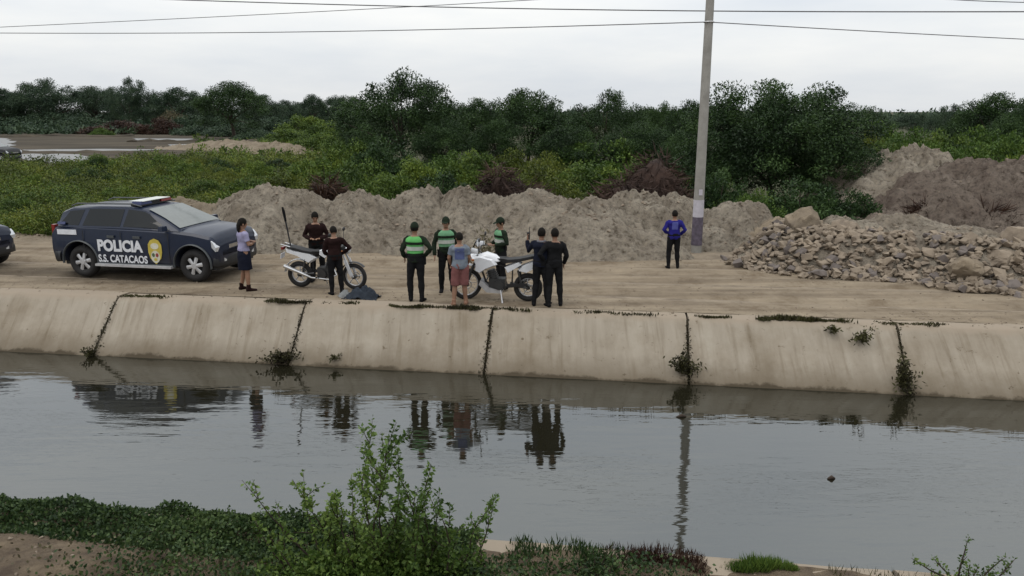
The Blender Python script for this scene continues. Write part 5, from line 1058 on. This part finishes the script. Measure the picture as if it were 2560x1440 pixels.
def person(px, py, H, face, label, pose=None, top='c_black', legs='c_dark_trouser', shoes='c_black', hair='hair', headgear=None, sleeve='long', vest=None, lower='trousers', girth=1.0, loc=None, tilt=(0, 0), backprint=None, extra=None, long_hair=False):
    """face: degrees; 0 looks towards the camera side, 180 away, 90 to the right of the road"""
    loc = loc if loc is not None else gp(px, py); e = thing('person', label, 'person', loc, R(face)); k = H / 1.70; pz = pose or {}
    J = dict(pel=(0, 0, .93), chest=(0, 0, 1.25), neck=(0, .005, 1.43), head=(0, -.015, 1.575), lsh=(.168, .005, 1.365), rsh=(-.168, .005, 1.365), lel=(.255, .03, 1.11), rel=(-.255, .03, 1.11), lwr=(.26, -.06, .87), rwr=(-.26, -.06, .87),
             lhip=(.09, 0, .90), rhip=(-.09, 0, .90), lkn=(.11, -.01, .48), rkn=(-.11, -.01, .48), lan=(.115, .02, .085), ran=(-.115, .02, .085))
    pr3 = random.Random(int(px * 7 + H * 100)); sh_ = pr3.uniform(-.025, .025)
    for q_ in ('pel', 'lhip', 'rhip'): J[q_] = (J[q_][0] + sh_, J[q_][1], J[q_][2])
    for q_ in ('chest', 'neck', 'head', 'lsh', 'rsh'): J[q_] = (J[q_][0] + sh_ * .3, J[q_][1] - pr3.uniform(0, .012), J[q_][2])
    sy_ = pr3.uniform(-.07, .07); J['lan'] = (J['lan'][0] + pr3.uniform(-.01, .04), J['lan'][1] + sy_, J['lan'][2]); J['ran'] = (J['ran'][0] - pr3.uniform(-.01, .03), J['ran'][1] - sy_ * .7, J['ran'][2])
    J['lkn'] = (J['lkn'][0], J['lkn'][1] + sy_ * .5 - .02, J['lkn'][2]); J['lsh'] = (J['lsh'][0], J['lsh'][1] - .02 * pr3.random(), J['lsh'][2] + pr3.uniform(-.012, .012))
    J.update({a_: b_ for a_, b_ in pz.items() if a_ not in ('lan', 'ran')}); J = {a: Vector(b) * k for a, b in J.items()}
    g = girth
    def torso(m, s=1.0, z0=0.0, z1=1.0, n=18):
        a, c, nk = J['pel'] - Vector((0, 0, .06 * k)), J['chest'], J['neck']; pts = []; rad = []
        prof_ = [(0, .150, .105), (.14, .165, .118), (.30, .150, .105), (.45, .142, .098), (.62, .158, .108), (.76, .172, .118), (.86, .165, .108), (.93, .125, .088), (.97, .095, .072), (1.0, .070, .060)]
        def pos(t):
            x, y = (a.lerp(c, t / .62) if t < .62 else c.lerp(nk, (t - .62) / .38)), 0
            return x
        for t, rx, ry in prof_:
            if z0 - 1e-6 <= t <= z1 + 1e-6: pts.append(tuple(pos(t))); rad.append((rx * g * k * s + (s - 1) * .0, ry * g * k * s))
        m.tube(pts, rad, n, ref=(1, 0, 0))
    def limb(m, names, rad, n=10): m.tube([tuple(J[x]) if isinstance(x, str) else tuple(x) for x in names], [r * k for r in rad], n)
    def arm(m, sd, s=1.0, end=1.0, ad=0.0):
        S, E, W = J[sd + 'sh'], J[sd + 'el'], J[sd + 'wr']; ch = J['neck'].lerp(S, .40) - Vector((0, 0, .03 * k))
        pts = [ch, S + (ch - S) * .22, S + (E - S) * .12, S.lerp(E, .5), E]; rd = [.040, .052, .056, .048, .042]
        if end > .5: pts += [E.lerp(W, .4), W]; rd += [.042, .029]
        if end < .5: pts[-1] = S.lerp(E, .72); rd[-1] = .05
        m.tube([tuple(p) for p in pts], [(r * s + ad) * k for r in rd], 10)
    def leg(m, sd, s=1.0, ad=0.0, full=True, cut=None):
        Hp, K, A = J[sd + 'hip'], J[sd + 'kn'], J[sd + 'an']
        pts = [Hp + Vector((0, 0, .05 * k)), Hp, Hp.lerp(K, .5), K]; rd = [.078, .083, .072, .054]
        if full: pts += [K.lerp(A, .35), K.lerp(A, .8), A]; rd += [.056, .040, .037]
        if cut is not None: pts = pts[:2] + [Hp.lerp(K, cut * .5), Hp.lerp(K, cut)]; rd = [.08, .086, .08, .078]
        m.tube([tuple(p) for p in pts], [(r * g * s + ad) * k for r in rd], 12)
    hd_ = J['head']; tx, ty = tilt; hr = Matrix.Rotation(R(ty), 3, 'Z') @ Matrix.Rotation(R(tx), 3, 'X')
    def hp(x, y, z): return hd_ + hr @ (Vector((x, y, z)) * k)
    b = MB(); torso(b); b.tube([tuple(J['neck'] - Vector((0, 0, .05 * k))), tuple(J['neck']), tuple(hp(0, .01, -.06))], [.062 * k, .052 * k, .052 * k], 12)
    b.ball(tuple(hp(0, .005, .02)), (.080 * k, .098 * k, .112 * k), 18, 14, hr); b.ball(tuple(hp(0, -.025, -.055)), (.056 * k, .062 * k, .062 * k), 14, 10, hr)
    b.tube([tuple(hp(0, -.088, .02)), tuple(hp(0, -.108, -.022)), tuple(hp(0, -.09, -.032))], [.010 * k, .016 * k, .012 * k], 8)
    b.tube([tuple(hp(-.022, -.088, -.060)), tuple(hp(.022, -.088, -.060))], [.008 * k, .008 * k], 6)
    for s in (-1, 1): b.ball(tuple(hp(s * .078, .01, -.01)), (.012 * k, .022 * k, .032 * k), 8, 6, hr)
    for sd, s in (('l', 1), ('r', -1)):
        arm(b, sd); leg(b, sd)
        W = J[sd + 'wr']; dv = (W - J[sd + 'el']).normalized()
        if pz.get(sd + 'hand'): dv = Vector(pz[sd + 'hand']).normalized()
        side = Vector((0, -1, 0)) if abs(dv.y) < .8 else Vector((s, 0, 0)); side = (side - dv * side.dot(dv)).normalized(); nrm = dv.cross(side)     # side: direction of the thumb
        palm = W + dv * .085 * k
        b.tube([tuple(W), tuple(W + dv * .04 * k), tuple(palm)], [(.026 * k, .020 * k), (.040 * k, .017 * k), (.040 * k, .014 * k)], 10, ref=tuple(side))
        inw = nrm * (-s) * (1 if True else 1)
        for i, (o_, L) in enumerate(((.030, .068), (.010, .076), (-.010, .070), (-.029, .056))):
            p0 = palm + side * o_ * k - dv * .012 * k; p1 = p0 + dv * L * .5 * k; p2 = p1 + (dv * .8 + inw * .6).normalized() * L * .32 * k; p3 = p2 + (dv * .35 + inw * .9).normalized() * L * .30 * k
            b.tube([tuple(p0), tuple(p1), tuple(p2), tuple(p3)], [.0098 * k, .0092 * k, .0086 * k, .007 * k], 6)
        t0 = W + dv * .030 * k + side * .026 * k; t1 = t0 + (side * .8 + dv * .75).normalized() * .040 * k; t2 = t1 + (dv + side * .15 + inw * .3).normalized() * .034 * k
        b.tube([tuple(t0), tuple(t1), tuple(t2)], [.013 * k, .011 * k, .009 * k], 6)
        A = J[sd + 'an']; yaw = Vector((s * .25, -1, 0)).normalized()
        b.tube([tuple(A - yaw * .05 * k + Vector((0, 0, -.045 * k))), tuple(A + Vector((0, 0, -.035 * k))), tuple(A + yaw * .10 * k + Vector((0, 0, -.055 * k))), tuple(A + yaw * .17 * k + Vector((0, 0, -.062 * k)))], [(.030 * k, .034 * k), (.036 * k, .045 * k), (.040 * k, .028 * k), (.030 * k, .018 * k)], 10, ref=tuple(Vector((0, 0, 1)).cross(yaw)))
    remesh(b, .0085, 'body', 'skin', e, 2)
    for s in (-1, 1): m = MB(); m.ball(tuple(hp(s * .030, -.083, .012)), (.012 * k, .008 * k, .008 * k), 8, 6, hr); m.build('eye', 'hair', e, 180)
    # shirt
    m = MB(); torso(m, 1.10, 0.0 if lower != 'skirt' else .10, .97)
    for sd in 'lr': arm(m, sd, 1.12, 1.0 if sleeve == 'long' else .3, .007)
    shirt_o = remesh(m, .012, 'shirt' if sleeve != 'long' else 'jacket', top, e, 2, .011, px)
    if lower == 'trousers':
        m = MB(); torso(m, 1.08, 0, .30)
        for sd in 'lr': leg(m, sd, 1.10, .008)
        remesh(m, .012, 'trousers', legs, e, 2, .009, px + 3)
    elif lower == 'shorts':
        m = MB(); torso(m, 1.08, 0, .30)
        for sd in 'lr': leg(m, sd, 1.12, .010, False, 1.0)
        remesh(m, .012, 'shorts', legs, e, 2, .009, px + 3)
    else:
        m = MB(); p = J['pel']; kn = (J['lkn'] + J['rkn']) / 2
        m.tube([tuple(p + Vector((0, 0, .06 * k))), tuple(p - Vector((0, 0, .05 * k))), tuple(p.lerp(kn, .5)), tuple(p.lerp(kn, .92))], [(.155 * k, .115 * k), (.180 * k, .140 * k), (.190 * k, .150 * k), (.200 * k, .155 * k)], 20, ref=(1, 0, 0)); remesh(m, .013, 'skirt', legs, e, 1, .008, px)
    if shoes:
        for sd, s in (('l', 1), ('r', -1)):
            A = J[sd + 'an']; yaw = Vector((s * .25, -1, 0)).normalized(); m = MB()
            m.tube([tuple(A - yaw * .065 * k + Vector((0, 0, -.042 * k))), tuple(A + Vector((0, 0, -.032 * k))), tuple(A + yaw * .10 * k + Vector((0, 0, -.05 * k))), tuple(A + yaw * .185 * k + Vector((0, 0, -.058 * k)))], [(.037 * k, .042 * k), (.043 * k, .053 * k), (.047 * k, .035 * k), (.034 * k, .024 * k)], 12, ref=tuple(Vector((0, 0, 1)).cross(yaw)))
            m.tube([tuple(A - Vector((0, 0, .03 * k))), tuple(A + Vector((0, 0, .09 * k)))], [.050 * k, .050 * k], 12)
            remesh(m, .010, 'shoe', shoes, e, 2)
    # hair and headgear
    def cap_shell(mm, s, zmin, fy):
        n, q = 20, 9; V = []; F2 = []
        for i in range(q + 1):
            th = math.pi * .68 * i / q
            for j in range(n):
                w = 2 * math.pi * j / n; c = Vector((math.sin(th) * math.cos(w) * .083 * s, math.sin(th) * math.sin(w) * .103 * s + .008, math.cos(th) * .112 * s + .022)); lim = zmin + (fy if c.y < 0 else 0) * min(1, -min(0, c.y) / .08)
                c.z = max(c.z, lim); V.append(tuple(hp(*c)))
        for i in range(q):
            for j in range(n): j2 = (j + 1) % n; F2.append((i * n + j, (i + 1) * n + j, (i + 1) * n + j2, i * n + j2))
        mm.add(V, F2)
    m = MB(); cap_shell(m, 1.04, -.085, .13); 
    if long_hair: m.tube([tuple(hp(0, .07, .06)), tuple(hp(0, .095, -.04)), tuple(hp(0, .09, -.14)), tuple(hp(0, .075, -.20))], [(.07 * k, .035 * k), (.075 * k, .04 * k), (.07 * k, .03 * k), (.04 * k, .015 * k)], 10, ref=(1, 0, 0))
    m.build('hair', 'hair', e, 180)
    if headgear:
        m = MB(); cap_shell(m, 1.10, .035, 0); m.tube([tuple(hp(0, -.06, .045)), tuple(hp(0, -.12, .042)), tuple(hp(0, -.175, .030))], [(.075 * k, .010 * k), (.070 * k, .008 * k), (.035 * k, .006 * k)], 12, ref=(1, 0, 0)); m.build('cap', headgear, e, 60)
    if vest:
        m = MB(); torso(m, 1.19, .30, .97); remesh(m, .013, 'vest', vest, e, 2, .004, px)
        m = MB(); c = J['pel'].lerp(J['chest'], .72); m.tube([tuple(c - Vector((0, 0, .035 * k))), tuple(c + Vector((0, 0, .045 * k)))], [(.188 * g * k, .134 * g * k), (.190 * g * k, .136 * g * k)], 24, ref=(1, 0, 0)); m.build('reflective_band', 'c_reflect', e, 60)
        c = J['chest'].lerp(J['neck'], .12); m = MB(); m.tube([tuple(c - Vector((0, 0, .02 * k))), tuple(c + Vector((0, 0, .03 * k)))], [(.212 * g * k, .146 * g * k), (.214 * g * k, .147 * g * k)], 24, ref=(1, 0, 0)); m.build('dark_band', 'c_green', e, 60)
    if vest:
        p = J['pel']; m = MB(); m.box((p.x - .185 * g * k, p.y, p.z - .03 * k), (.05 * k, .09 * k, .17 * k)); m.build('holster', 'c_black', e); m = MB(); m.box((p.x + .175 * g * k, p.y + .03 * k, p.z + .07 * k), (.045 * k, .06 * k, .10 * k)); m.build('pouch', 'c_black', e)
    if backprint:
        c = J['chest']; m = MB(); w, h_, zc = backprint[1:]
        bvh = BVHTree.FromPolygons([v.co.copy() for v in shirt_o.data.vertices], [tuple(q.vertices) for q in shirt_o.data.polygons]); V = []
        for i in range(9):
            for j in range(7):
                x = (i / 8 - .5) * w * k; z = (j / 6 - .5) * h_ * k + zc * k; hit = bvh.ray_cast(Vector((c.x + x, c.y + .6, c.z + z)), Vector((0, -1, 0)))[0]; V.append((c.x + x, (hit.y if hit else c.y + .11) + .004, c.z + z))
        m.add(V, [(i * 7 + j, i * 7 + j + 1, (i + 1) * 7 + j + 1, (i + 1) * 7 + j) for i in range(8) for j in range(6)]); m.build('print', backprint[0], e, 180)
    m = MB(); p = J['pel'] + Vector((0, 0, .06 * k))
    if lower == 'trousers': m.tube([tuple(p - Vector((0, 0, .02 * k))), tuple(p + Vector((0, 0, .02 * k)))], [(.178 * g * k, .128 * g * k)] * 2, 24, ref=(1, 0, 0)); m.build('belt', 'c_black', e, 60)
    return e, J, k
HIPS = dict(lel=(.36, .10, 1.17), lwr=(.21, -.02, 1.00), rel=(-.36, .10, 1.17), rwr=(-.21, -.02, 1.00), lhand=(-.5, -.3, -.7), rhand=(.5, -.3, -.7))
FOLD = dict(lel=(.25, -.05, 1.12), rel=(-.25, -.05, 1.12), lwr=(.03, -.22, 1.15), rwr=(-.03, -.21, 1.10), lhand=(-1, -.1, .1), rhand=(1, -.1, .1))
FRONT = dict(lel=(.28, .02, 1.12), rel=(-.28, .02, 1.12), lwr=(.10, -.22, 1.08), rwr=(-.10, -.22, 1.08), lhand=(-.5, -.7, .1), rhand=(.5, -.7, .1))
person(617, 727, 1.61, 128, 'woman in lavender t-shirt and dark knee skirt beside the police SUV bonnet', FOLD, 'c_lavender', 'c_navy', 'c_maroon', sleeve='short', lower='skirt', long_hair=True, tilt=(8, 0))
person(797, 0, 1.62, 8, 'man in dark maroon top standing behind the white street motorcycle, looking down', FRONT, 'c_maroon', 'c_black', 'c_black', loc=gp(797, 702), girth=1.06, tilt=(22, 10), headgear=None)
person(843, 737, 1.50, 205, 'person in dark maroon clothes standing before the white street motorcycle, back turned', dict(lel=(.24, -.08, 1.10), lwr=(.16, -.24, .98), rel=(-.36, .02, 1.14), rwr=(-.20, -.16, .98), head=(0, -.05, 1.56), chest=(0, -.02, 1.25), lan=(.10, .02, .085), ran=(-.11, .02, .085)), 'c_maroon', 'c_black', 'c_black', tilt=(18, 0))
person(1041, 754, 1.66, 176, 'police officer in bright green vest with back turned and elbow out', dict(HIPS, lel=(.27, .04, 1.12), lwr=(.24, -.08, .95), lhand=(0, -.3, -1), lkn=(.125, -.01, .48), lan=(.14, .02, .085), ran=(-.13, .02, .085)), 'c_green', 'c_dark_trouser', 'c_black', headgear='c_green', vest='c_vest', girth=1.02)
person(1117, 731, 1.66, 12, 'police officer in pale green vest facing the canal behind the child', dict(lel=(.26, .03, 1.12), lwr=(.25, -.05, .90)), 'c_green', 'c_dark_trouser', 'c_black', headgear='c_green', vest='c_vest_pale', tilt=(6, -15))
person(1150, 763, 1.50, 186, 'young person in grey blue t-shirt and red shorts with back turned', dict(lel=(.235, .0, 1.12), lwr=(.20, -.14, .95), rel=(-.235, .0, 1.12), rwr=(-.20, -.14, .95)), 'c_greyblue', 'c_red', 'skin', sleeve='short', lower='shorts', girth=1.08, backprint=('c_print', .22, .26, -.02), tilt=(5, 20))
person(1253, 0, 1.60, -62, 'police officer in green vest standing behind the white trail motorcycle', FRONT, 'c_green', 'c_dark_trouser', 'c_black', headgear='c_green', vest='c_vest_pale', loc=gp(1253, 722), tilt=(12, 0))
e8, J8, k8 = person(1352, 764, 1.60, 168, 'person in dark navy with pale collar holding a radio up, back turned', dict(rel=(-.30, -.02, 1.14), rwr=(-.22, -.14, 1.00), lel=(.30, -.10, 1.18), lwr=(.33, -.16, 1.40), lhand=(0, -.1, 1), lan=(.10, .02, .085), ran=(-.10, .02, .085)), 'c_navy', 'c_black', 'c_black', girth=1.04)
m = MB(); c = J8['neck']; m.torus((c.x, c.y, c.z - .01), .075, .022, 'Z', 20, 8); m.build('collar', 'c_grey', e8, 180)
person(1386, 766, 1.60, 190, 'person in black with elbow out standing beside the navy clad one', dict(HIPS, rel=(-.25, .02, 1.12), rwr=(-.22, -.10, .93), rhand=(0, -.2, -1)), 'c_black', 'c_dark_trouser', 'c_black')
person(1681, 671, 1.47, 178, 'man in bright blue jacket standing alone near the utility pole', dict(lel=(.30, .04, 1.14), lwr=(.18, -.12, 1.02), lhand=(-.4, -.8, 0), rel=(-.31, .04, 1.14), rwr=(-.20, -.10, .98), lan=(.14, .02, .085), ran=(-.12, .02, .085), lkn=(.13, -.01, .48)), 'c_blue', 'c_black', 'c_black', backprint=('c_blue_pale', .17, .22, .02), girth=1.04)
# radio held by the navy clad person
rad = thing('hand_radio', 'small black hand radio raised by the navy clad person', 'radio', e8.matrix_world @ Vector((0, 0, 0)))
bpy.context.view_layer.update()
W8 = e8.matrix_world @ (J8['lwr'] + Vector((-.012, -.03, .085))); rad.location = W8
m = MB(); m.box((0, 0, .0), (.06, .035, .15)); m.build('case', 'black_plastic', rad); m = MB(); m.tube([(.018, 0, .07), (.018, 0, .19)], [.008, .005], 6); m.build('antenna', 'black_plastic', rad)
# crumpled sheet on the ground by the lip
cl = gp(895, 748)
def sheet(name, label, c, rx, ry, h, mat, seed, rz=0.0):
    V = []; n = 46
    for i in range(n):
        for j in range(n):
            x, y = i / (n - 1) * 2 - 1, j / (n - 1) * 2 - 1; r = min(1, math.hypot(x, y) * .92); prof_ = (1 - r ** 2.2)
            f = fbm((x * 2.2 + seed, y * 2.2, 1), 1.0, 3); f2 = abs(fbm((x * 3 + seed, y * 3, 7), 1.0, 3))
            V.append((x * rx * (1 + .2 * fbm((y * 1.5, seed, 0))), y * ry * (1 + .2 * fbm((x * 1.5, seed, 4))), .015 + h * prof_ * (.75 + .5 * f) + .05 * (.25 - f2) * 1.4))
    o = quads(name, V, [(i * n + j, (i + 1) * n + j, (i + 1) * n + j + 1, i * n + j + 1) for i in range(n - 1) for j in range(n - 1)], mat, smooth=True); o.data.set_sharp_from_angle(angle=R(50))
    o.location = c; o.rotation_euler = (0, 0, rz); md = o.modifiers.new('thick', 'SOLIDIFY'); md.thickness = .006; return tag(o, label, 'sheet')
sheet('crumpled_sheet', 'dark blue grey crumpled sheet heaped on the canal lip before the front wheel', Vector((cl.x + .08, cl.y + .10, 0)), .36, .22, .26, 'c_tarp', 3, -.2)
sheet('crumpled_sheet', 'small pale grey crumpled cloth beside the dark blue grey sheet', Vector((gp(862, 742).x, gp(862, 742).y, 0)), .13, .12, .14, 'c_tarp_pale', 8, .5)
# floating bits on the water
for i, (px, py, s) in enumerate(((1705, 1043, .09), (2080, 1198, .06))):
    q = gp(px, py, WZ); m = MB(); m.tube([(-s, 0, .0), (0, .01, .02), (s * .8, .02, .0)], [.012, .03, .01], 6); o = m.build('floating_debris', 'twig', None, 180); o.location = (q.x, q.y, WZ + .004); tag(o, ('dark scrap of debris floating close below the pole joint plant', 'thin twig floating in open water')[i], 'debris')
bpy.data.scenes.remove(scratch)
